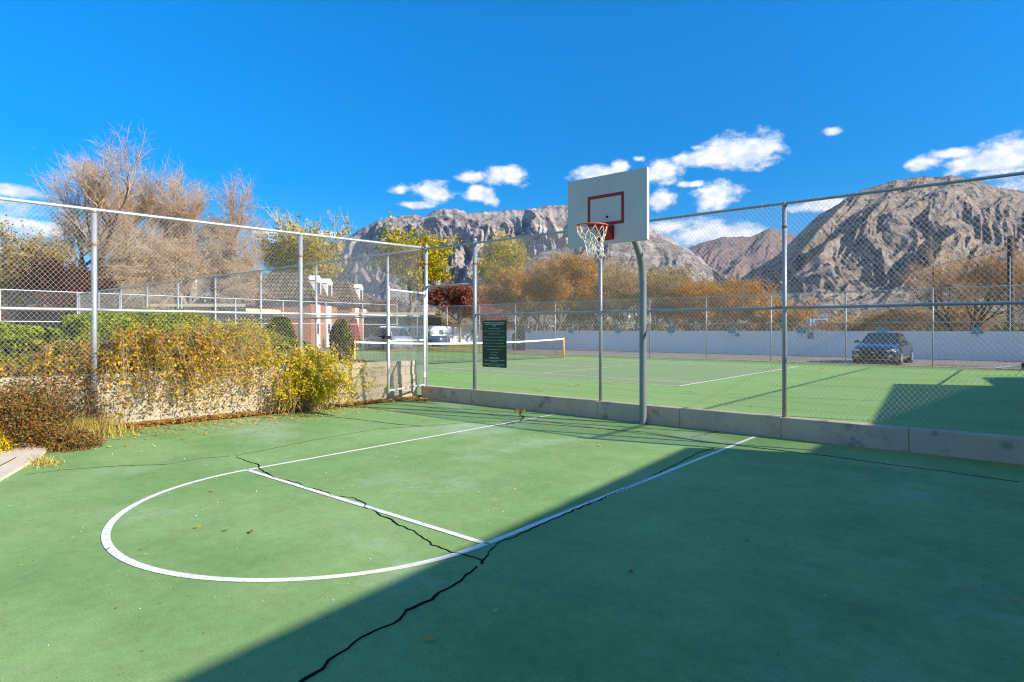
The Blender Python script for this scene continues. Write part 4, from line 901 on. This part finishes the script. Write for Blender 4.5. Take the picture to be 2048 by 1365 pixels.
    patch('grille', [(-.42,.44),(.42,.44),(.40,.62+dz),(-.40,.62+dz)], BLK)
    patch('air_intake', [(-.50,.29),(.50,.29),(.50,.38),(-.50,.38)], BLK)
    patch('chrome_strip', [(-.62,.262),(.62,.262),(.62,.278),(-.62,.278)], CHR, nv=1)
    patch('badge', [(-.08,.55),(.08,.55),(.08,.575),(-.08,.575)], CHR, off=.016, nu=2, nv=1)
    return root
car('parked_car', 'dark blue sedan parked nose towards the far tennis fence', (-4.95,32.75,-.01), -.02, (.003,.004,.008))
car('parked_car', 'silver blue hatchback parked on the left beyond the tennis net', Wp(775,44.5,-.01), math.radians(-100), (.24,.30,.38), suv=True)
car('parked_car', 'dark blue pickup parked behind the gate near the sunlit wall', Wp(838,47.0,-.01), math.radians(-70), (.05,.09,.17), suv=True, pickup=True)
# ------------------------------------------------------------------ buildings
BRK = brickmat('red_brick', (.33,.11,.045), (.44,.17,.075), (.30,.20,.14))
SHG = brickmat('cedar_shingle', (.10,.078,.05), (.235,.185,.12), (.022,.017,.012), .45, .34, .045, .6)
DSH = mat('dark_soffit', (.05,.04,.035), .9); CREAM = mat('cream_fascia', (.62,.52,.33), .7); TRIM = mat('white_trim', (.78,.77,.74), .6); WIN = mat('window_glass', (.05,.07,.09), .1, spec=.8)
def mansard(label, px_r, d, wdt, dep, zb, ze, zt, seed, dormers=(), z_fl=-.05, extra=None):
    """right front corner stands at (px_r, d); local x runs left, y runs away"""
    o = Wp(px_r, d, 0); root = empty('brick_building', o, math.pi/2-ANG, label, 'building')
    mb = MB(); mb.box(-wdt,0,0,dep,z_fl,ze); mb.build('wall', BRK, root)
    mb = MB(); mb.box(-wdt-.35,.35,-.35,dep+.35,ze-.28,ze); mb.build('eave', DSH, root)
    mb = MB(); i = .75; v = [(-wdt-.3,-.3,ze),(.3,-.3,ze),(.3,dep+.3,ze),(-wdt-.3,dep+.3,ze),(-wdt+i,i,zt),(-i,i,zt),(-i,dep-i,zt),(-wdt+i,dep-i,zt)]
    mb.add(v, [(3,2,1,0),(4,5,6,7),(0,1,5,4),(1,2,6,5),(2,3,7,6),(3,0,4,7)]); mb.build('mansard_roof', SHG, root)
    for (y, w_) in dormers:            # on the right (sunlit) flank
        mb = MB(); z0_, z1_ = ze+.12, zt-.55
        mb.box(-.95,.06,y,y+w_,z0_,z1_); dm = mb.build('dormer', TRIM, root)
        mb = MB(); mb.add([(-1.1,y-.1,z1_),(.13,y-.1,z1_),(.13,y+w_+.1,z1_),(-1.1,y+w_+.1,z1_),(-1.1,y+w_/2,z1_+.45),(.13,y+w_/2,z1_+.45)],[(0,1,5,4),(2,3,4,5),(1,2,5),(3,0,4),(0,3,2,1)]); mb.build('dormer_roof', TRIM, dm)
        mb = MB(); mb.box(.065,.07,y+.25,y+w_-.25,z0_+.3,z1_-.15); mb.build('window', WIN, dm)
    for y in (1.0, 4.2):
        if y+1.3 < dep:
            mb = MB(); mb.box(.0,.04,y,y+1.3,z_fl,ze-.4); pn = mb.build('door_panel', TRIM, root); mb = MB(); mb.box(.045,.05,y+.3,y+1.0,1.2,2.1); mb.build('window', WIN, pn)
    for k in range(int(wdt/5)):
        x = -3.5-k*5
        if x-1.2 < -wdt: break
        mb = MB(); mb.box(x-1.2,x,-.03,0,1.0,2.3); f_ = mb.build('window', TRIM, root); mb = MB(); mb.box(x-1.12,x-.08,-.04,-.031,1.08,2.22); mb.build('pane', WIN, f_)
    if extra: extra(root)
    return root
def columns(root):
    for x in (-6.4,-9.4):
        mb = MB(); mb.box(x-.22,x+.22,-.75,-.4,4.15,6.1); mb.build('pilaster', TRIM, root)
        mb = MB(); mb.add([(x+.9,-.6,4.1),(x+1.6,-.6,4.1),(x+1.15,-.6,5.1),(x+.9,-.45,4.1),(x+1.6,-.45,4.1),(x+1.15,-.45,5.1)],[(0,1,2),(5,4,3),(0,3,4,1),(1,4,5,2),(2,5,3,0)]); mb.build('balcony_wing', TRIM, root)
        mb = MB(); mb.box(x+.22,x+1.3,-.45,-.38,4.15,5.8); mb.build('balcony_panel', mat('balcony_grey',(.45,.47,.48),.7), root)
mansard('long brick building with a shingled mansard roof behind the left fence', 622, 50, 17, 7.5, 0, 4.15, 6.3, 1, dormers=((1.0,1.5),(4.2,1.5)), extra=columns)
mansard('smaller brick building with white siding right of the long one', 705, 60, 5.0, 6.5, 0, 4.2, 6.4, 2, dormers=((2.5,1.5),))
mansard('brick house partly hidden by trees at the far left', 178, 58, 14, 8, 0, 4.0, 6.6, 3)
# carports
def carport(label, px0, px1, d, z, skew=0):
    a, b = Wp(px0,d), Wp(px1,d+skew); dv = b-a; root = empty('carport', a, math.atan2(dv.y,dv.x), label, 'carport'); ln = dv.length
    mb = MB(); mb.box(0,ln,0,5.2,z-.06,z); mb.build('roof', DSH, root); mb = MB(); mb.box(-.03,ln+.03,-.04,0,z-.16,z+.05); mb.build('fascia', CREAM, root)
    k = 0
    while k*3.0 < ln:
        mb = MB(); mb.box(k*3.0+.1,k*3.0+.2,.6,.7,-.05,z-.06); mb.build('post', DSH, root); k += 1
    mb = MB(); mb.box(0,ln,5.1,5.2,-.05,z-.3); mb.build('back_wall', DSH, root)
carport('long low carport with a cream fascia behind the left fence', -90, 490, 43, 3.35)
carport('short carport with a cream roof edge left of the brick corner', 492, 560, 41, 2.95, 3)
carport('low carport with a cream fascia behind the silver hatchback', 700, 870, 56, 3.1)
# building on the right that throws the shade over the court
sp = [(4.96,-14),(3.59,2.94),(3.06,9.45),(4.38,10.08),(4.36,10.91),(4.5,12.95),(3.62,21.55),(5.76,22.55),(5.36,25.95),(6.4,26.85),(20,29),(20,-14)]
ap = empty('brick_building', (12,8,0), 0, 'low brick building right of the court that shades it, outside the picture', 'building')
def inset(p): return (p[0]-12+(.3 if p[0] < 15 else 0), p[1]-8)
mb = MB(); mb.prism([inset(p) for p in sp], -.05, 3.15); mb.build('wall', BRK, ap)
mb = MB(); mb.prism([(x-12, y-8) for x, y in sp], 3.15, 3.4); mb.build('roof', DSH, ap)
for k in range(4):
    y = -11+k*3.6; xx = 4.96+(3.59-4.96)*(y+14)/16.94+.3-12
    mb = MB(); mb.box(xx-.14,xx+.05,y-8,y-8+1.4,1.0,2.2); f_ = mb.build('window', TRIM, ap); mb = MB(); mb.box(xx-.15,xx-.142,y-8+.08,y-8+1.32,1.08,2.12); mb.build('pane', WIN, f_)
# ------------------------------------------------------------------ utility pole
up = empty('utility_pole', Wp(2021,35,-.05), 0, 'brown wooden utility pole behind the wall at the right', 'utility pole'); zt_ = Zp(472,35)
mb = MB(); mb.tube([(0,0,0),(.02,0,zt_*.5),(0,0,zt_+.05)], [.20,.18,.15], 14); mb.build('pole', WOODP, up, smooth=True)
mb = MB(); fx = Vector((SA, CA, 0)); q = -fx*.5; z_ = Zp(512,35); mb.tube([(0,0,z_+.5),(q.x*.6,q.y*.6,z_+.1),(q.x,q.y,z_-.1)], .03, 8); mb.box(q.x-.25,q.x+.1,q.y-.1,q.y+.1,z_-.2,z_-.08); mb.build('lamp_arm', GALV, up)
mb = MB(); mb.tube([(-.02,-.2,.2),(-.02,-.19,z_)], .03, 8); mb.build('conduit', GALV, up)
a = Wp(2021,35,Zp(498,35))-up.location; b = Wp(1430,170,Zp(598,170))-up.location
wr = empty('overhead_wire', up.location, 0, 'thin overhead wire running left from the utility pole', 'wire')
mb = MB(); mb.tube([a.lerp(b,t)-Vector((0,0,4*t*(1-t)*1.2)) for t in np.linspace(0,1,24)], .014, 5); mb.build('strand', BLK, wr)
mb = MB(); c_ = Wp(2500,24,8.3)-up.location; mb.tube([a.lerp(c_,t)-Vector((0,0,4*t*(1-t)*.5)) for t in np.linspace(0,1,12)], .014, 5); mb.build('strand', BLK, wr)
# blue grey house below the mountain
hs_ = empty('distant_house', Wp(1640,190,-1), math.pi/2-ANG, 'small blue grey building below the mountain between the fence posts', 'house')
BG = mat('blue_grey_siding',(.30,.36,.45),.8); mb = MB(); mb.box(-2.2,2.6,0,5,0,6.6); mb.build('wall', BG, hs_)
mb = MB(); mb.box(-2.4,2.8,-.3,5.2,6.6,7.1); mb.build('roof', mat('grey_roof',(.2,.22,.25),.9), hs_)
for q in range(3):
    mb = MB(); mb.box(-1.4,2.2,-.04,0,1.4+q*1.7,2.2+q*1.7); mb.build('window', WIN, hs_)
mb = MB(); mb.box(-3.2,-2.5,0,.6,0,7.6); mb.build('tower', mat('pale_blue',(.25,.45,.65),.6), hs_)
# ------------------------------------------------------------------ mountains
def mountain(name, prof, Db, Dc, seed, m, vis, nu=300, nt_=120, spur=330, k=.34, rough=60, slant=0., zmin=0, cut=1.9, crest=.03, pw=1.15, base=0.0):
    px = np.array([p[0] for p in prof], float); py = np.array([p[1] for p in prof], float)
    nv_ = int(nu*.82); us = np.unique(np.concatenate([np.linspace(px[0], vis[0], max(3,(nu-nv_)//2)), np.linspace(*vis, nv_), np.linspace(vis[1], px[-1], max(3,(nu-nv_)//2))])); nu = len(us); cy = np.interp(us, px, py)
    ts = np.concatenate([np.linspace(0,1,nt_), [1.06,1.15,1.3]]); V = np.zeros((nu, len(ts), 3))
    for i, u in enumerate(us):
        g = (u-CX)/FPX; xm = g*Dc; zc = (HY-cy[i])/FPX*Dc
        zn = (noise.fractal(Vector((xm/420, seed, 0)), .9, 2.1, 6)+.5*(.35-abs(noise.noise(Vector((xm/300, seed, 4))))))*zc*crest; zb_ = zc
        for j, t in enumerate(ts):
            D = Db+(Dc-Db)*min(t,1)+(Dc*.25)*(max(t-1,0))
            zc = zb_+zn*min(1,t)**5
            if t <= 1:
                w = xm+slant*(1-t)*Dc*.2+spur*.45*noise.noise(Vector((xm/(spur*1.3), t*3.5, seed+3)))+spur*.16*noise.noise(Vector((xm/(spur*.35), t*9, seed+8)))
                q = Vector((w/spur, t*1.3, seed)); rg = lambda v_, k_: 1-abs(noise.noise(v_)*k_)
                r1 = rg(q,2.1); r2_ = rg(Vector((w/spur*2.6+5, t*3.2, seed+2)),2.1); r3 = rg(Vector((w/spur*6+1, t*8, seed+5)),2.1); r4 = rg(Vector((w/spur*13, t*19, seed+9)),2.1); r5 = rg(Vector((w/spur*27, t*40, seed+4)),2.1)
                G = 1-(r1*.44+r2_*.26+r3*.16+r4*.09+r5*.05); env = min(1, ((1-t)*cut+.03))*min(1, t*2.5)
                z = zc*(base+(1-base)*t**pw)*(1-k*G*env*1.6)
                z += rough*noise.fractal(Vector((xm/95, D/140, seed)), .7, 2.2, 6)*env*.3
            else: z = zc*(1-(t-1)*3)
            V[i,j] = (0,0,0); r_ = g*D; V[i,j,0] = r_*SA-D*CA; V[i,j,1] = r_*CA+D*SA; V[i,j,2] = max(z, -5)+zmin
    n2 = len(ts); a = (np.arange(nu-1)[:,None]*n2+np.arange(n2-1)[None]).reshape(-1)
    F = np.stack([a, a+n2, a+n2+1, a+1],1)
    return tag(np_obj(name, V.reshape(-1,3), F, m, smooth=False), kind='structure')
def mtmat(name, tan, tan2, dark, rock, sc=1.0, rockthr=(.52,.62), darkthr=(.5,.6)):
    m = bpy.data.materials.new(name); m.use_nodes = True; t = m.node_tree; b = t.nodes['Principled BSDF']; b.inputs['Roughness'].default_value = 1; b.inputs['Specular IOR Level'].default_value = 0
    g = t.nodes.new('ShaderNodeTexCoord')
    def nz(s, det, off=0, ro=.65, sq=1):
        mp = t.nodes.new('ShaderNodeMapping'); mp.inputs['Location'].default_value = (off,off*2,off*3); mp.inputs['Scale'].default_value = (1,1,sq); n = t.nodes.new('ShaderNodeTexNoise'); n.inputs['Scale'].default_value = s; n.inputs['Detail'].default_value = det; n.inputs['Roughness'].default_value = ro
        t.links.new(g.outputs['Object'], mp.inputs[0]); t.links.new(mp.outputs[0], n.inputs['Vector']); return n.outputs['Fac']
    def mr(v, a, c):
        n = t.nodes.new('ShaderNodeMapRange'); n.inputs['From Min'].default_value = a; n.inputs['From Max'].default_value = c; t.links.new(v, n.inputs['Value']); return n.outputs[0]
    def mx(f, a, c):
        n = t.nodes.new('ShaderNodeMix'); n.data_type = 'RGBA'; t.links.new(f, n.inputs['Factor'])
        for i, x in ((6,a),(7,c)):
            if isinstance(x, tuple): n.inputs[i].default_value = (*x,1)
            else: t.links.new(x, n.inputs[i])
        return n.outputs[2]
    c = mx(mr(nz(.004*sc,6),.4,.6), tan, tan2); c = mx(mr(nz(.006*sc,9,3,.72),*rockthr), c, rock); c = mx(mr(nz(.0022*sc,6,9,.6,9),.52,.66), c, rock); c = mx(mr(nz(.012*sc,10,7,.8,.6),*darkthr), c, dark); c = mx(mr(nz(.05*sc,8,4,.75),.54,.66), c, dark)
    t.links.new(c, b.inputs['Base Color'])
    bp = t.nodes.new('ShaderNodeBump'); bp.inputs['Strength'].default_value = 1; bp.inputs['Distance'].default_value = 34/sc; t.links.new(nz(.016*sc,12,1,.8), bp.inputs['Height']); t.links.new(bp.outputs[0], b.inputs['Normal'])
    return m
M1 = mtmat('range_rock', (.47,.385,.34),(.35,.30,.285),(.11,.11,.125),(.58,.52,.48))
M2 = mtmat('cliff_rock', (.33,.285,.25),(.23,.205,.19),(.08,.08,.088),(.52,.47,.43), 1.4)
M3 = mtmat('right_mountain_rock', (.42,.32,.235),(.27,.22,.185),(.07,.07,.078),(.42,.365,.32), 1.6, (.55,.64), (.49,.58))
M4 = mtmat('far_ridge_rock', (.30,.20,.165),(.24,.17,.15),(.12,.10,.105),(.28,.22,.2))
mountain('mountain_range', [(-200,640),(0,625),(300,600),(450,590),(520,560),(560,522),(640,490),(690,476),(740,452),(790,432),(820,426),(850,428),(880,418),(930,421),(960,426),(1010,414),(1050,420),(1090,410),(1135,407),(1200,412),(1260,430),(1300,452),(1340,474),(1380,500),(1410,528),(1440,552),(1500,595),(1560,630)], 2600, 6200, 2.3, M1, (540,1560), nu=640, nt_=230, spur=540, k=.50, rough=45, slant=-.6, cut=2.4, pw=1.0, crest=.05)
mountain('rocky_foothill', [(760,650),(860,610),(940,570),(1010,535),(1080,505),(1150,490),(1220,470),(1290,462),(1340,482),(1380,505),(1420,535),(1460,565),(1510,600),(1560,640)], 1800, 3900, 7.7, M2, (880,1540), nu=460, nt_=180, spur=340, k=.38, rough=60, pw=1.1)
mountain('far_ridge', [(1280,600),(1340,520),(1400,487),(1450,472),(1490,474),(1540,458),(1575,466),(1640,480),(1800,500)], 5400, 7600, 4.1, M4, (1340,1640), nu=240, nt_=110, spur=800, k=.3, rough=80, slant=.6)
mountain('right_mountain', [(1400,640),(1440,604),(1465,568),(1500,542),(1555,505),(1580,480),(1600,458),(1640,420),(1680,400),(1720,380),(1780,362),(1840,353),(1900,351),(1950,358),(1990,368),(2048,378),(2150,390),(2300,380),(2500,420),(2900,480),(3600,600)], 1500, 3600, 9.4, M3, (1420,2100), nu=600, nt_=240, spur=560, k=.43, rough=20, slant=1.0, pw=1.22, cut=1.8, crest=.018)
# valley bench with far-off trees and roofs
mb = MB(); pr = [(900,0),(1200,14),(1600,45),(2200,80)]
V = []; us = np.linspace(-900,3600,60)
for u in us:
    for D, z in pr: q = Wp(u, D, z-3+4*noise.noise(Vector((u/150,D/300,0)))); V.append(tuple(q))
k = len(pr); mb.add(V, [(i*k+j,(i+1)*k+j,(i+1)*k+j+1,i*k+j+1) for i in range(59) for j in range(k-1)]); tag(mb.build('foothills', mtmat('bench_soil',(.32,.26,.18),(.26,.22,.16),(.10,.10,.08),(.36,.32,.27),3), smooth=True), kind='structure')
R = np.random.default_rng(8); n = 5000; u = R.uniform(900,2300,n); D = R.uniform(350,2100,n); zz_ = np.interp(D,[350,900,1200,1600,2200],[0,0,12,43,78]); g = (u-CX)/FPX
C = np.stack([g*D*SA-D*CA, g*D*CA+D*SA, zz_+2],1); C = np.repeat(C,7,0)+R.normal(size=(n*7,3))*np.array([2.6,2.6,1.8])
o = leaves('distant_trees', C, 1.7, leafmat('distant_tree_leaves',[(.04,.05,.02),(.10,.09,.03),(.28,.18,.04),(.14,.13,.08),(.07,.08,.04)]), None, R, aspect=.7); tag(o, 'far-off valley trees below the mountains', 'trees', kind='stuff')
mb = MB()
for i in range(260):
    u_ = R.uniform(1000,2300); D_ = R.uniform(500,2000); z_ = float(np.interp(D_,[350,900,1200,1600,2200],[0,0,12,43,78]))-3; q = Wp(u_,D_,z_); s_ = R.uniform(5,9); a = R.uniform(0,3)
    M_ = Matrix.Translation(q) @ Matrix.Rotation(a,4,'Z'); mb.box(-s_,s_,-s_*.6,s_*.6,0,6,0,M_)
    mb.add([tuple(M_ @ Vector(p)) for p in ((-s_-.4,-s_*.7,6),(s_+.4,-s_*.7,6),(s_+.4,s_*.7,6),(-s_-.4,s_*.7,6),(-s_,0,9),(s_,0,9))],[(0,1,5,4),(2,3,4,5),(1,2,5),(3,0,4),(3,2,1,0)],1)
tag(mb.build('distant_houses', [mat('pale_siding',(.5,.47,.42),.9,vscale=.02,col2=(.35,.3,.26)), mat('dull_roof',(.2,.19,.2),.9,vscale=.02,col2=(.32,.24,.2))]), 'far-off houses of the valley town', 'houses', kind='stuff')

# pale chips and grit on the court paint
R = np.random.default_rng(5)
for nm_, n, sz_, cl_ in (('court_grit', 420, .006, (.6,.62,.6)), ('court_dust', 2600, .0032, (.55,.58,.5)), ('court_dirt', 2600, .004, (.05,.05,.035))):
    C = np.stack([R.uniform(-10,2,n), R.uniform(-1,9,n), np.full(n,.006)],1)
    o = leaves(nm_, C, sz_, mat(nm_,cl_,.9), None, R, aspect=.7); o['kind'] = 'stuff'
# ------------------------------------------------------------------ air
HZ = bpy.data.materials.new('haze_air'); HZ.use_nodes = True; t = HZ.node_tree; t.nodes.clear(); ov = t.nodes.new('ShaderNodeOutputMaterial'); pv = t.nodes.new('ShaderNodeVolumePrincipled')
pv.inputs['Density'].default_value = 1.2e-5; pv.inputs['Color'].default_value = (.62,.76,1,1); pv.inputs['Anisotropy'].default_value = .2; t.links.new(pv.outputs[0], ov.inputs['Volume'])
mb = MB(); mb.box(-9600,9600,-9600,9600,-6,1420); o = mb.build('haze', HZ); tag(o, kind='stuff')
